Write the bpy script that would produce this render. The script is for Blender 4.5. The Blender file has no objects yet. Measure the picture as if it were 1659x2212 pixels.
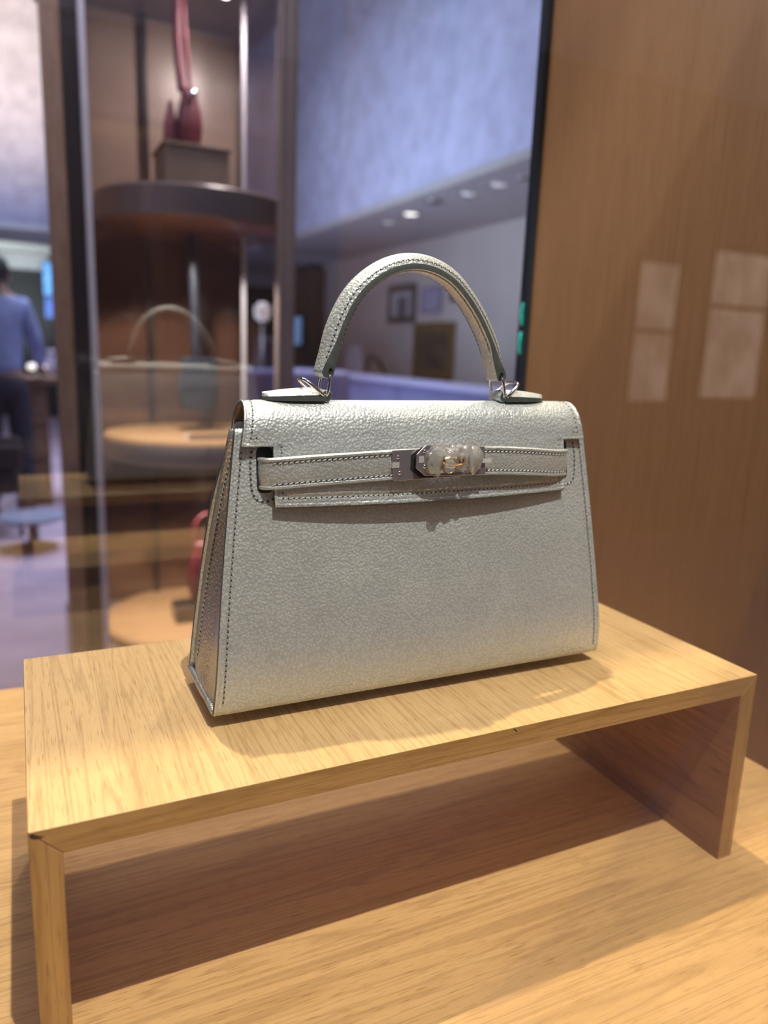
import bpy, bmesh, math, random
from math import sin, cos, pi, sqrt, radians
from mathutils import Vector, Matrix, Euler
random.seed(7)
sc = bpy.context.scene
COL = sc.collection
CM = 0.01

# ------------------------------------------------------------------ camera
cd = bpy.data.cameras.new('camera'); cam = bpy.data.objects.new('camera', cd); COL.objects.link(cam)
cam.location = (0.52429*CM, -23.00492*CM, 14.84219*CM)
cam.rotation_euler = (1.36132785, -0.03771985, -0.4461091)
cd.sensor_fit = 'HORIZONTAL'; cd.sensor_width = 36.0
cd.lens = 1624.63/1659.0*36.0
cd.clip_start = 0.01; cd.clip_end = 60
cd.dof.use_dof = True; cd.dof.focus_distance = 0.305; cd.dof.aperture_fstop = 9.5
sc.camera = cam

# ------------------------------------------------------------------ world
w = bpy.data.worlds.new('world'); sc.world = w; w.use_nodes = True
bg = w.node_tree.nodes['Background']
bg.inputs[0].default_value = (0.80, 0.78, 0.98, 1); bg.inputs[1].default_value = 0.09

# ------------------------------------------------------------------ lamps
def look(o, target):
    d = Vector(target)*CM - o.location
    o.rotation_euler = d.to_track_quat('-Z', 'Y').to_euler()
def spot(name, loc, target, watts, color, size=60, radius=1.0, blend=0.3):
    l = bpy.data.lights.new(name, 'SPOT'); l.energy = watts; l.color = color
    l.spot_size = radians(size); l.spot_blend = blend; l.shadow_soft_size = radius*CM
    o = bpy.data.objects.new(name, l); COL.objects.link(o); o.location = Vector(loc)*CM; look(o, target); return o
def area(name, loc, target, watts, color, sx, sy, spread=180):
    l = bpy.data.lights.new(name, 'AREA'); l.energy = watts; l.color = color
    l.shape = 'RECTANGLE'; l.spread = radians(spread); l.size = sx*CM; l.size_y = sy*CM
    o = bpy.data.objects.new(name, l); COL.objects.link(o); o.location = Vector(loc)*CM; look(o, target); return o
spot('case_spot_front', (19, -72, 178), (18, 6, 0), 300, (1.0, 0.965, 0.88), 30, 1.0)
spot('case_spot_rear_right', (32, 33.0, 64), (19, 12, 0), 5.0, (1.0, 0.90, 0.80), 100, 1.2, 0.6)
spot('case_spot_rear_left', (7, 33.0, 64), (14, 12, 0), 4.6, (1.0, 0.90, 0.80), 100, 1.2, 0.6)
spot('case_spot_beam', (14, 41.5, 155), (14, 2, 0), 110, (1.0, 0.86, 0.60), 45, 1.5)
area('shop_fill_above', (120, 620, 380), (120, 620, 0), 190, (0.76, 0.80, 1.0), 300, 500, 100)  # unseen overhead fill, added to light the shop floor and bulkheads
area('bulkhead_fill_light', (60, 560, 60), (320, 560, 260), 54, (0.50, 0.74, 1.0), 160, 300, 130)  # unseen blue fill, added to brighten the right bulkhead
area('rear_wall_fill_light', (-60, 800, 120), (-40, 1060, 250), 26, (0.62, 0.72, 1.0), 160, 160, 130)  # added fill without a fixture, tints the rear bulkhead lavender
spot('bulkhead_warm_spot', (-40, 760, 330), (0, 1060, 360), 900, (1.0, 0.76, 0.46), 75, 8, 1.0)
area('vitrine_front_fill', (-30, 72, 130), (24, 140, 10), 14, (0.90, 0.86, 1.0), 60, 60)  # unseen light added to lift the fronts of the vitrine posts
spot('fascia_fill_light', (-20, 1200, 20), (0, 1376, 150), 130, (0.95, 1.0, 0.95), 110, 6, 0.8)  # added light with no fixture, brightens the dark rear fascia
area('mall_ceiling_lamp', (60, -230, 330), (60, -200, 0), 18, (0.95, 0.90, 1.0), 300, 200)

vs = sc.view_settings
vs.view_transform = 'Standard'; vs.look = 'None'; vs.gamma = 1.0; vs.exposure = 0.0; vs.use_curve_mapping = False

# ------------------------------------------------------------------ materials
MATS = {}
def nm(name):
    m = bpy.data.materials.new(name); m.use_nodes = True; MATS[name] = m
    return m, m.node_tree.nodes, m.node_tree.links, m.node_tree.nodes['Principled BSDF']
def plain(name, col, rough=0.5, metal=0.0, spec=0.5, emit=None, est=0.0, mottle=0.0, msc=30.0, bump=0.0):
    m, N, L, b = nm(name)
    b.inputs['Base Color'].default_value = (*col, 1); b.inputs['Roughness'].default_value = rough
    b.inputs['Metallic'].default_value = metal; b.inputs['Specular IOR Level'].default_value = spec
    if emit:
        b.inputs['Emission Color'].default_value = (*emit, 1); b.inputs['Emission Strength'].default_value = est
    tc = N.new('ShaderNodeTexCoord'); nz = N.new('ShaderNodeTexNoise')
    nz.inputs['Scale'].default_value = msc; nz.inputs['Detail'].default_value = 4
    L.new(tc.outputs['Object'], nz.inputs['Vector'])
    r = N.new('ShaderNodeValToRGB'); k = max(mottle, 0.03)
    r.color_ramp.elements[0].position = 0.35; r.color_ramp.elements[1].position = 0.68
    r.color_ramp.elements[0].color = (*[c*(1-k) for c in col], 1)
    r.color_ramp.elements[1].color = (*[min(1, c*(1+k)) for c in col], 1)
    L.new(nz.outputs['Fac'], r.inputs['Fac']); L.new(r.outputs['Color'], b.inputs['Base Color'])
    if bump:
        bp = N.new('ShaderNodeBump'); bp.inputs['Strength'].default_value = 0.6; bp.inputs['Distance'].default_value = bump
        L.new(nz.outputs['Fac'], bp.inputs['Height']); L.new(bp.outputs['Normal'], b.inputs['Normal'])
    if emit:
        er = N.new('ShaderNodeMixRGB'); er.blend_type = 'MULTIPLY'; er.inputs[0].default_value = 1
        er.inputs[1].default_value = (*emit, 1)
        e2 = N.new('ShaderNodeValToRGB'); e2.color_ramp.elements[0].position = 0.4; e2.color_ramp.elements[1].position = 0.6
        e2.color_ramp.elements[0].color = (1-k*1.6,)*3+(1,); e2.color_ramp.elements[1].color = (1, 1, 1, 1)
        n5 = N.new('ShaderNodeTexNoise'); n5.inputs['Scale'].default_value = msc*3; L.new(tc.outputs['Object'], n5.inputs['Vector'])
        L.new(n5.outputs['Fac'], e2.inputs['Fac']); L.new(e2.outputs[0], er.inputs[2]); L.new(er.outputs[0], b.inputs['Emission Color'])
    return m
def wood(name, light, dark, pore, axis, rough=0.42, fine=1.0, contrast=1.0, spec=0.4, band=1.0):
    """oak: grain runs along `axis` (0,1,2), in object coordinates (metres)"""
    m, N, L, b = nm(name)
    tc = N.new('ShaderNodeTexCoord')
    def mp(sc3, rot=(0, 0, 0)):
        k = N.new('ShaderNodeMapping'); k.inputs['Scale'].default_value = sc3; k.inputs['Rotation'].default_value = rot
        L.new(tc.outputs['Object'], k.inputs['Vector']); return k
    def s3(across, along):
        v = [across]*3; v[axis] = along; return v
    # slow figure
    k1 = mp(s3(45*band, 3)); n1 = N.new('ShaderNodeTexNoise'); n1.inputs['Scale'].default_value = 1; n1.inputs['Detail'].default_value = 3
    n1.inputs['Distortion'].default_value = 1.2; L.new(k1.outputs[0], n1.inputs['Vector'])
    r1 = N.new('ShaderNodeValToRGB'); r1.color_ramp.elements[0].position = 0.32; r1.color_ramp.elements[1].position = 0.66
    r1.color_ramp.elements[0].color = (*dark, 1); r1.color_ramp.elements[1].color = (*light, 1)
    L.new(n1.outputs['Fac'], r1.inputs['Fac'])
    # growth lines
    k2 = mp(s3(105*fine, 3.0)); n2 = N.new('ShaderNodeTexNoise'); n2.inputs['Scale'].default_value = 1; n2.inputs['Detail'].default_value = 2
    n2.inputs['Distortion'].default_value = 0.9; L.new(k2.outputs[0], n2.inputs['Vector'])
    r2 = N.new('ShaderNodeValToRGB'); r2.color_ramp.elements[0].position = 0.0; r2.color_ramp.elements[1].position = 0.030
    g = 1-0.22*contrast
    r2.color_ramp.elements[0].color = (g, g*0.97, g*0.93, 1); r2.color_ramp.elements[1].color = (1, 1, 1, 1)
    ab = N.new('ShaderNodeMath'); ab.operation = 'PINGPONG'; ab.inputs[1].default_value = 0.055
    L.new(n2.outputs['Fac'], ab.inputs[0]); L.new(ab.outputs[0], r2.inputs['Fac'])
    # pores
    k3 = mp(s3(2600*fine, 90)); n3 = N.new('ShaderNodeTexNoise'); n3.inputs['Scale'].default_value = 1; n3.inputs['Detail'].default_value = 1
    L.new(k3.outputs[0], n3.inputs['Vector'])
    r3 = N.new('ShaderNodeValToRGB'); r3.color_ramp.elements[0].position = 0.28; r3.color_ramp.elements[1].position = 0.40
    r3.color_ramp.elements[0].color = (*pore, 1); r3.color_ramp.elements[1].color = (1, 1, 1, 1)
    L.new(n3.outputs['Fac'], r3.inputs['Fac'])
    m1 = N.new('ShaderNodeMixRGB'); m1.blend_type = 'MULTIPLY'; m1.inputs[0].default_value = 1
    L.new(r1.outputs[0], m1.inputs[1]); L.new(r2.outputs[0], m1.inputs[2])
    m2 = N.new('ShaderNodeMixRGB'); m2.blend_type = 'MULTIPLY'; m2.inputs[0].default_value = min(1.0, 0.8*contrast)
    L.new(m1.outputs[0], m2.inputs[1]); L.new(r3.outputs[0], m2.inputs[2])
    L.new(m2.outputs[0], b.inputs['Base Color'])
    b.inputs['Roughness'].default_value = rough; b.inputs['Specular IOR Level'].default_value = spec
    bp = N.new('ShaderNodeBump'); bp.inputs['Strength'].default_value = 0.35; bp.inputs['Distance'].default_value = 0.0002
    L.new(n3.outputs['Fac'], bp.inputs['Height']); L.new(bp.outputs['Normal'], b.inputs['Normal'])
    return m
def leather(name, col, metal, rough, cell=840.0, depth=0.00013, stretch=(1, 1, 1), fleck=0.14, spec=0.5):
    m, N, L, b = nm(name)
    tc = N.new('ShaderNodeTexCoord'); mp = N.new('ShaderNodeMapping'); mp.inputs['Scale'].default_value = stretch
    L.new(tc.outputs['Object'], mp.inputs['Vector'])
    nz = N.new('ShaderNodeTexNoise'); nz.inputs['Scale'].default_value = 330; nz.inputs['Detail'].default_value = 1
    L.new(mp.outputs[0], nz.inputs['Vector'])
    mv = N.new('ShaderNodeVectorMath'); mv.operation = 'MULTIPLY_ADD'; mv.inputs[1].default_value = (0.00045,)*3
    L.new(nz.outputs['Color'], mv.inputs[0]); L.new(mp.outputs[0], mv.inputs[2])
    vo = N.new('ShaderNodeTexVoronoi'); vo.feature = 'SMOOTH_F1'; vo.inputs['Scale'].default_value = cell; vo.inputs['Smoothness'].default_value = 0.2
    L.new(mv.outputs[0], vo.inputs['Vector'])
    inv = N.new('ShaderNodeMath'); inv.operation = 'SUBTRACT'; inv.inputs[0].default_value = 1.0; L.new(vo.outputs['Distance'], inv.inputs[1])
    big = N.new('ShaderNodeTexNoise'); big.inputs['Scale'].default_value = 45; big.inputs['Detail'].default_value = 2
    L.new(tc.outputs['Object'], big.inputs['Vector'])
    bp = N.new('ShaderNodeBump'); bp.inputs['Strength'].default_value = 0.75; bp.inputs['Distance'].default_value = depth*2.4
    L.new(inv.outputs[0], bp.inputs['Height'])
    L.new(bp.outputs['Normal'], b.inputs['Normal'])
    # valleys a little darker
    r = N.new('ShaderNodeValToRGB'); r.color_ramp.elements[0].position = 0.25; r.color_ramp.elements[1].position = 0.62
    r.color_ramp.elements[0].color = (*[c*(1+fleck*0.25) for c in col], 1); r.color_ramp.elements[1].color = (*[c*(1-fleck) for c in col], 1)
    L.new(vo.outputs['Distance'], r.inputs['Fac']); L.new(r.outputs[0], b.inputs['Base Color'])
    rr = N.new('ShaderNodeMapRange'); rr.inputs[1].default_value = 0.3; rr.inputs[2].default_value = 0.7
    rr.inputs[3].default_value = rough*0.85; rr.inputs[4].default_value = rough*1.15
    L.new(big.outputs['Fac'], rr.inputs[0]); L.new(rr.outputs[0], b.inputs['Roughness'])
    b.inputs['Metallic'].default_value = metal; b.inputs['Specular IOR Level'].default_value = spec
    return m
def glass(name, tint=(1, 1, 1), refl=1.0, base=0.045, white=0.0, whitecol=(0.9, 0.9, 0.95), rough=0.0):
    """thin clear pane: transparent plus a Fresnel-weighted mirror coat"""
    m, N, L, b = nm(name); N.remove(b); out = N['Material Output']
    tr = N.new('ShaderNodeBsdfTransparent'); tr.inputs[0].default_value = (*tint, 1)
    gl = N.new('ShaderNodeBsdfGlossy'); gl.inputs['Roughness'].default_value = rough; gl.inputs[0].default_value = (1, 1, 1, 1)
    lw = N.new('ShaderNodeLayerWeight'); lw.inputs['Blend'].default_value = 0.18
    ma = N.new('ShaderNodeMath'); ma.operation = 'MULTIPLY_ADD'; ma.inputs[1].default_value = 0.6*refl; ma.inputs[2].default_value = base
    L.new(lw.outputs['Fresnel'], ma.inputs[0])
    mx = N.new('ShaderNodeMixShader'); L.new(ma.outputs[0], mx.inputs[0]); L.new(tr.outputs[0], mx.inputs[1]); L.new(gl.outputs[0], mx.inputs[2])
    last = mx
    if white > 0:
        df = N.new('ShaderNodeBsdfPrincipled'); df.inputs['Base Color'].default_value = (*whitecol, 1); df.inputs['Roughness'].default_value = 0.25
        mx2 = N.new('ShaderNodeMixShader'); mx2.inputs[0].default_value = white
        L.new(mx.outputs[0], mx2.inputs[1]); L.new(df.outputs[0], mx2.inputs[2]); last = mx2
    L.new(last.outputs[0], out.inputs['Surface']); return m

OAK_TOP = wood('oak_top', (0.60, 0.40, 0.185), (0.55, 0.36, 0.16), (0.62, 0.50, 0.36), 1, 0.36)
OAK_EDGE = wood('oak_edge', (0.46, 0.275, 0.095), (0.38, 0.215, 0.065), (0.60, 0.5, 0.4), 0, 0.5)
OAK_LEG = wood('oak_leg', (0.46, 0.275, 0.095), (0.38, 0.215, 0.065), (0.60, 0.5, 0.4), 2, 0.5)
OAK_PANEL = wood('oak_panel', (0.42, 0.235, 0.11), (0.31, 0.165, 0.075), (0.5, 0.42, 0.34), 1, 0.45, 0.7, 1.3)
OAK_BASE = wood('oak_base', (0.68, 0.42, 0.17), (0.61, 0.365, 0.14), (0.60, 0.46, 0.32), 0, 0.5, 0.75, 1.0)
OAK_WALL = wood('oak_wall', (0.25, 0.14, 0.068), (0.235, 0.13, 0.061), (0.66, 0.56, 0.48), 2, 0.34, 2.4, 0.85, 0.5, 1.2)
SILVER = leather('silver_leather', (0.625, 0.665, 0.655), 0.50, 0.42)
SILVER_SIDE = leather('silver_gusset_leather', (0.60, 0.605, 0.58), 0.75, 0.33)
SILVER_FINE = leather('silver_handle_leather', (0.625, 0.665, 0.655), 0.50, 0.38, 900, 0.00012)
EDGE = plain('painted_leather_edge', (0.075, 0.088, 0.082), 0.42, 0.1, mottle=0.1, msc=300)
LINING = plain('lining_with_reflection', (0.34, 0.24, 0.16), 0.55, 0.1, mottle=0.15, msc=500)  # silver lining, coloured brown by the reflection painted into it
THREAD = plain('grey_thread', (0.36, 0.385, 0.36), 0.5, 0.15)
HOLE = plain('needle_hole', (0.03, 0.034, 0.032), 0.9)
STEEL = plain('palladium_metal', (0.86, 0.86, 0.88), 0.10, 1.0, mottle=0.01)
PLATE = plain('mirror_plate_metal', (0.70, 0.68, 0.76), 0.22, 0.85, mottle=0.01)
FILM = glass('frosted_plastic_film', (0.93, 0.93, 0.90), 1.0, 0.14, 0.24, (0.80, 0.82, 0.78), 0.10)
FILMC = glass('clear_plastic_film', (0.97, 0.97, 0.96), 1.0, 0.12, 0.20, (0.82, 0.84, 0.8), 0.06)
PRINT = plain('white_engraving', (0.85, 0.84, 0.8), 0.5)
BLACK = plain('black_gap', (0.012, 0.010, 0.010), 0.9)
GLASS_F = glass('front_glass', (0.985, 0.985, 0.985), 0.6, 0.045)
GLASS_B = glass('rear_glass', (0.95, 0.95, 0.965), 0.95, 0.075)
GLASS_V = glass('vitrine_glass', (0.93, 0.93, 0.96), 0.7, 0.05)
PROFILE = plain('dark_steel_profile', (0.045, 0.06, 0.085), 0.3, 0.8)
GREEN_GLINT = plain('painted_green_glint', (0.02, 0.42, 0.36), 0.05, 0.0, 1.0, mottle=0.5, msc=90)  # colour of the modelled glint on the rear glass edge

# ------------------------------------------------------------------ object helpers
def ids(o, label=None, cat=None, group=None, kind=None):
    if label: o['label'] = label
    if cat: o['category'] = cat
    if group: o['group'] = group
    if kind: o['kind'] = kind
    return o
def thing(name, loc, label, cat, group=None):
    o = bpy.data.objects.new(name, None); o.empty_display_size = 0.02; COL.objects.link(o)
    o.location = Vector(loc)*CM
    return ids(o, label, cat, group)
def root_loc(p):
    v = Vector((0, 0, 0))
    while p is not None: v = v+p.location; p = p.parent
    return v
def mesh(name, verts, faces, mats, parent=None, midx=None, smooth=True, loc=None):
    """verts are in world centimetres"""
    off = root_loc(parent) if parent else (Vector(loc)*CM if loc else Vector((0, 0, 0)))
    me = bpy.data.meshes.new(name)
    me.from_pydata([tuple(Vector(v)*CM-off) for v in verts], [], [tuple(f) for f in faces])
    for m in (mats if isinstance(mats, (list, tuple)) else [mats]): me.materials.append(m)
    if midx: me.polygons.foreach_set('material_index', midx)
    if smooth: me.polygons.foreach_set('use_smooth', [True]*len(me.polygons))
    me.update()
    o = bpy.data.objects.new(name, me); COL.objects.link(o)
    if parent: o.parent = parent
    else: o.location = off
    return o
def fixn(o):
    bm = bmesh.new(); bm.from_mesh(o.data); bmesh.ops.recalc_face_normals(bm, faces=bm.faces); bm.to_mesh(o.data); bm.free(); return o
def bevel(o, wdt, seg=2, ang=35):
    b = o.modifiers.new('bevel', 'BEVEL'); b.width = wdt*CM; b.segments = seg; b.limit_method = 'ANGLE'; b.angle_limit = radians(ang)
    for p in o.data.polygons: p.use_smooth = True
    b.harden_normals = False
    n = o.modifiers.new('wn', 'WEIGHTED_NORMAL'); n.keep_sharp = True
    return o
def box(name, a, b, mat, parent=None, bev=0.0, seg=2, loc=None):
    x0, y0, z0 = a; x1, y1, z1 = b
    v = [(x0, y0, z0), (x1, y0, z0), (x1, y1, z0), (x0, y1, z0), (x0, y0, z1), (x1, y0, z1), (x1, y1, z1), (x0, y1, z1)]
    f = [(0, 3, 2, 1), (4, 5, 6, 7), (0, 1, 5, 4), (1, 2, 6, 5), (2, 3, 7, 6), (3, 0, 4, 7)]
    o = mesh(name, v, f, mat, parent, smooth=False, loc=loc)
    if bev: bevel(o, bev, seg)
    return o
def prism(name, poly, axis, a, b, mat, parent=None, bev=0.0, midx_side=None, loc=None):
    """poly: 2-D outline in the two other axes; extruded along axis from a to b"""
    n = len(poly)
    def P(p, t):
        if axis == 0: return (t, p[0], p[1])
        if axis == 1: return (p[0], t, p[1])
        return (p[0], p[1], t)
    v = [P(p, a) for p in poly]+[P(p, b) for p in poly]
    f = [tuple(range(n)), tuple(range(2*n-1, n-1, -1))]+[(i, i+n, (i+1) % n+n, (i+1) % n) for i in range(n)]
    mi = [0, 0]+[1]*n if midx_side else None
    o = mesh(name, v, f, mat, parent, mi, smooth=False, loc=loc); fixn(o)
    if bev: bevel(o, bev)
    return o
def lathe(name, prof, cx, cy, mat, parent=None, seg=40, midx=None, loc=None, axis='z', sx=1, sy=1):
    v = []; f = []; mi = []
    for r, z in prof:
        for k in range(seg):
            a = 2*pi*k/seg
            v.append((cx+r*cos(a)*sx, cy+r*sin(a)*sy, z))
    for i in range(len(prof)-1):
        for k in range(seg):
            k2 = (k+1) % seg
            f.append((i*seg+k, i*seg+k2, (i+1)*seg+k2, (i+1)*seg+k)); mi.append(midx[i] if midx else 0)
    if prof[0][0] > 1e-4: f.append(tuple(range(seg-1, -1, -1))); mi.append(midx[0] if midx else 0)
    if prof[-1][0] > 1e-4: f.append(tuple((len(prof)-1)*seg+k for k in range(seg))); mi.append(midx[-1] if midx else 0)
    o = mesh(name, v, f, mat, parent, mi if midx else None, loc=loc); fixn(o)
    e = o.modifiers.new('es', 'EDGE_SPLIT'); e.split_angle = radians(40)
    return o
def tube(name, pts, r, mat, parent=None, closed=False, seg=10, up=(0, 1, 0), loc=None, sub=0, cap=True):
    pts = [Vector(p) for p in pts]
    n = len(pts); rr = r if isinstance(r, (list, tuple)) else [r]*n
    v = []; f = []
    prevn = None
    for i, p in enumerate(pts):
        a = pts[(i-1) % n] if (closed or i > 0) else p; c = pts[(i+1) % n] if (closed or i < n-1) else p
        t = (c-a).normalized(); u = Vector(up)
        if abs(t.dot(u)) > 0.95: u = Vector((1, 0, 0)) if abs(t.x) < 0.9 else Vector((0, 0, 1))
        if prevn is not None: u = prevn
        s = t.cross(u).normalized(); q = s.cross(t).normalized(); prevn = q
        for k in range(seg):
            g = 2*pi*k/seg; v.append(p+(s*cos(g)+q*sin(g))*rr[i])
    m = n if closed else n-1
    for i in range(m):
        j = (i+1) % n
        for k in range(seg):
            k2 = (k+1) % seg; f.append((i*seg+k, i*seg+k2, j*seg+k2, j*seg+k))
    if not closed and cap: f += [tuple(range(seg)), tuple((n-1)*seg+k for k in range(seg-1, -1, -1))]
    o = mesh(name, v, f, mat, parent, loc=loc); fixn(o); return o
def smoothpath(pts, n=8):
    P = [Vector(p) for p in pts]; out = []
    for i in range(len(P)-1):
        p0 = P[max(0, i-1)]; p1 = P[i]; p2 = P[i+1]; p3 = P[min(len(P)-1, i+2)]
        for k in range(n):
            t = k/n
            out.append(0.5*((2*p1)+(-p0+p2)*t+(2*p0-5*p1+4*p2-p3)*t*t+(-p0+3*p1-3*p2+p3)*t**3))
    out.append(P[-1]); return out
def ellipsoid(name, c, r, mat, parent=None, seg=20, rings=12, fn=None, loc=None):
    v = []; f = []
    for i in range(rings+1):
        th = pi*i/rings
        for k in range(seg):
            a = 2*pi*k/seg
            d = Vector((sin(th)*cos(a), sin(th)*sin(a), cos(th)))
            s = fn(d) if fn else 1.0
            v.append((c[0]+r[0]*d.x*s, c[1]+r[1]*d.y*s, c[2]+r[2]*d.z*s))
    for i in range(rings):
        for k in range(seg):
            k2 = (k+1) % seg; f.append((i*seg+k, (i+1)*seg+k, (i+1)*seg+k2, i*seg+k2))
    o = mesh(name, v, f, mat, parent, loc=loc)
    bm = bmesh.new(); bm.from_mesh(o.data); bmesh.ops.remove_doubles(bm, verts=bm.verts, dist=1e-6); bmesh.ops.recalc_face_normals(bm, faces=bm.faces)
    bm.to_mesh(o.data); bm.free(); return o
def lerp(a, b, t): return a+(b-a)*t
def prof_at(prof, s):
    """prof: list of (p,q); s in 0..1 by length"""
    L = [0]
    for i in range(1, len(prof)): L.append(L[-1]+math.dist(prof[i-1], prof[i]))
    d = s*L[-1]
    for i in range(1, len(prof)):
        if d <= L[i] or i == len(prof)-1:
            t = (d-L[i-1])/(L[i]-L[i-1]); return tuple(lerp(prof[i-1][k], prof[i][k], t) for k in range(len(prof[0])))

# ================================================================== LARGE STRUCTURE (shop beyond the case)
FLOOR_MAT = plain('mauve_carpet', (0.46, 0.37, 0.46), 0.85, mottle=0.12, msc=3)
PLASTER = plain('plaster_with_blue_light', (0.50, 0.515, 0.70), 0.8, mottle=0.13, msc=5.5, bump=0.01)  # bluish cast of the light mixed into the plaster colour
SOFFIT_MAT = plain('grey_soffit_paint', (0.44, 0.42, 0.41), 0.8, mottle=0.03, msc=2)
FASCIA_MAT = plain('pale_fascia_paint', (0.70, 0.74, 0.74), 0.8, mottle=0.05, msc=3)
PINK_WALL = plain('dusty_pink_wall', (0.80, 0.70, 0.62), 0.8, mottle=0.06, msc=2)
DARKW = plain('dark_recess_tone', (0.022, 0.030, 0.030), 0.5, mottle=0.1, msc=3)  # darkness of the rear opening put into the wall colour
MALLW = plain('mall_wall_unlit_tone', (0.16, 0.13, 0.12), 0.6, mottle=0.1, msc=2)  # lower mall wall, its lack of light painted as a dark tone
MALLTOP = plain('mall_wall_lit_tone', (0.62, 0.60, 0.68), 0.8, mottle=0.1, msc=2)  # upper mall wall, its brighter lighting painted as a pale tone
MALLF = plain('pale_pink_stone_floor', (0.40, 0.31, 0.34), 0.5, mottle=0.08, msc=2)
LAVC = plain('lavender_counter_front', (0.24, 0.26, 0.50), 0.6, mottle=0.08, msc=3)

ids(box('floor', (-420, 60, -114), (452, 1380, -110), FLOOR_MAT), kind='structure')
ids(box('wall_back', (-420, 1376, -110), (450, 1386, 124), DARKW), kind='structure')
fs = ids(box('trim_1', (-420, 1374, 124), (450, 1386, 147), FASCIA_MAT), kind='structure')
ids(box('wall_right', (450, 40, -110), (460, 1376, 147), PINK_WALL), kind='structure')
ids(box('ceiling', (320, 60, 147), (460, 1060, 153), SOFFIT_MAT), kind='structure')
ids(box('ceiling_rear', (-420, 1060, 147), (460, 1386, 153), FASCIA_MAT), kind='structure')
ids(box('wall_upper_right', (320, 60, 153.2), (330, 1060, 470), PLASTER), kind='structure')
ids(box('wall_upper_back', (-420, 1060, 153.2), (330, 1070, 620), PLASTER), kind='structure')
ids(box('wall_mall', (-300, -410, -110), (900, -400, 190), MALLW), kind='structure')
ids(box('trim_2', (-300, -408, 190.2), (900, -396, 420), MALLTOP), kind='structure')
ids(box('floor_mall', (-300, -400, -114), (900, 59.8, -110), MALLF), kind='structure')
GLOW = plain('backlit_window_display', (0.8, 0.7, 0.62), 0.6, emit=(1.0, 0.80, 0.66), est=0.85, mottle=0.25, msc=1.5)
FR = plain('brown_window_frame', (0.10, 0.06, 0.04), 0.5)
def shop_window(n, x0, x1, z0, z1, mids):
    wv = ids(mesh(n, [(x0-3, -396, z0-3), (x1+3, -396, z0-3), (x1+3, -399.9, z0-3), (x0-3, -399.9, z0-3), (x0-3, -396, z0), (x1+3, -396, z0), (x1+3, -399.9, z0), (x0-3, -399.9, z0)],
        [(0, 3, 2, 1), (4, 5, 6, 7), (0, 1, 5, 4), (1, 2, 6, 5), (2, 3, 7, 6), (3, 0, 4, 7)], FR, smooth=False), kind='structure')
    zz = [z0]+mids+[z1]
    for i in range(len(zz)-1):
        box('pane', (x0, -399.8, zz[i]+1.5), (x1, -398, zz[i+1]-1.5), GLOW, wv)
    for z in mids: box('crossbar', (x0, -399.8, z-1.5), (x1, -396.5, z+1.5), FR, wv)
    for x in (x0-3, x1): box('jamb', (x, -399.8, z0), (x+3, -396, z1), FR, wv)
    box('head', (x0-3, -399.8, z1), (x1+3, -396, z1+3), FR, wv)
shop_window('window_1', 380, 416, -13, 82, [36])
shop_window('window_2', 448, 507, -10, 95, [56])

# ================================================================== DISPLAY CASE
case = thing('display_case', (0, 12, -10.08), 'oak display case with glass front and back and an oak side wall', 'display case')
ZB = -10.08
bb = box('base_board', (-70, -11, ZB-3.5), (42, 34.2, ZB), OAK_BASE, case, 0.08)
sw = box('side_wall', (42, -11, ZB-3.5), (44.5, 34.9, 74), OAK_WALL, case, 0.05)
box('top_board', (-70, 21.8, 71), (42, 34.9, 74), OAK_BASE, case, 0.08)  # unseen board, added so its front edge cuts off the beam spot
gp = box('front_glass_pane', (-70, -9.6, ZB+0.01), (41.99, -9.55, 74), GLASS_F, case)
gb = box('rear_glass_pane', (-70, 34.25, ZB-3.5), (41.4, 34.30, 70.9), GLASS_B, case)
pr_ = box('corner_profile', (41.42, 33.75, ZB), (41.98, 34.75, 70.9), PROFILE, case, 0.04)
def edge_glint():
    v = []; f = []
    for (z0, z1) in ((15.0, 17.1), (17.5, 19.6)):
        k = len(v); n = 8
        for i in range(n+1):
            t = i/n; wd = 0.20*sin(pi*t)**0.5+0.01; z = lerp(z0, z1, t)
            v += [(41.40-wd, 34.12, z), (41.42, 34.12, z), (41.42, 34.24, z), (41.40-wd, 34.24, z)]
        for i in range(n):
            for q in range(4):
                a = k+i*4+q; b_ = k+i*4+(q+1) % 4; f.append((a, b_, b_+4, a+4))
        f += [(k, k+1, k+2, k+3), (k+n*4, k+n*4+3, k+n*4+2, k+n*4+1)]
    return fixn(mesh('glass_edge_glint', v, f, GREEN_GLINT, case))
edge_glint()['label'] = 'green glint shaped as slivers on the glass edge beside the oak wall'

# ================================================================== RISER
W_, D_, T_ = 32.594, 14.217, 0.968
riser = thing('display_riser', (W_/2, D_/2, ZB), 'low light oak bridge-shaped riser standing under the silver handbag', 'riser')
def mitre(name, poly, mats, y0=0.0, y1=D_):
    o = prism(name, poly, 1, y0, y1, mats, riser)
    # front/back faces (index 0,1) use the edge wood
    o.data.polygons.foreach_set('material_index', [1, 1]+[0]*len(poly)); bevel(o, 0.035, 2); return o
g = 0.022
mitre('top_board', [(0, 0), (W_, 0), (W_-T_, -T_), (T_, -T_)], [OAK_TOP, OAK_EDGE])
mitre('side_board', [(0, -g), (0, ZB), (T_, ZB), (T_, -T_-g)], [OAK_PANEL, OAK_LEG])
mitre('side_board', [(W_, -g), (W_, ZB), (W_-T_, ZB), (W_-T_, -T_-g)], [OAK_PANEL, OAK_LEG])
CHIP = plain('dark_chip', (0.05, 0.03, 0.015), 0.9, mottle=0.3, msc=900)
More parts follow.
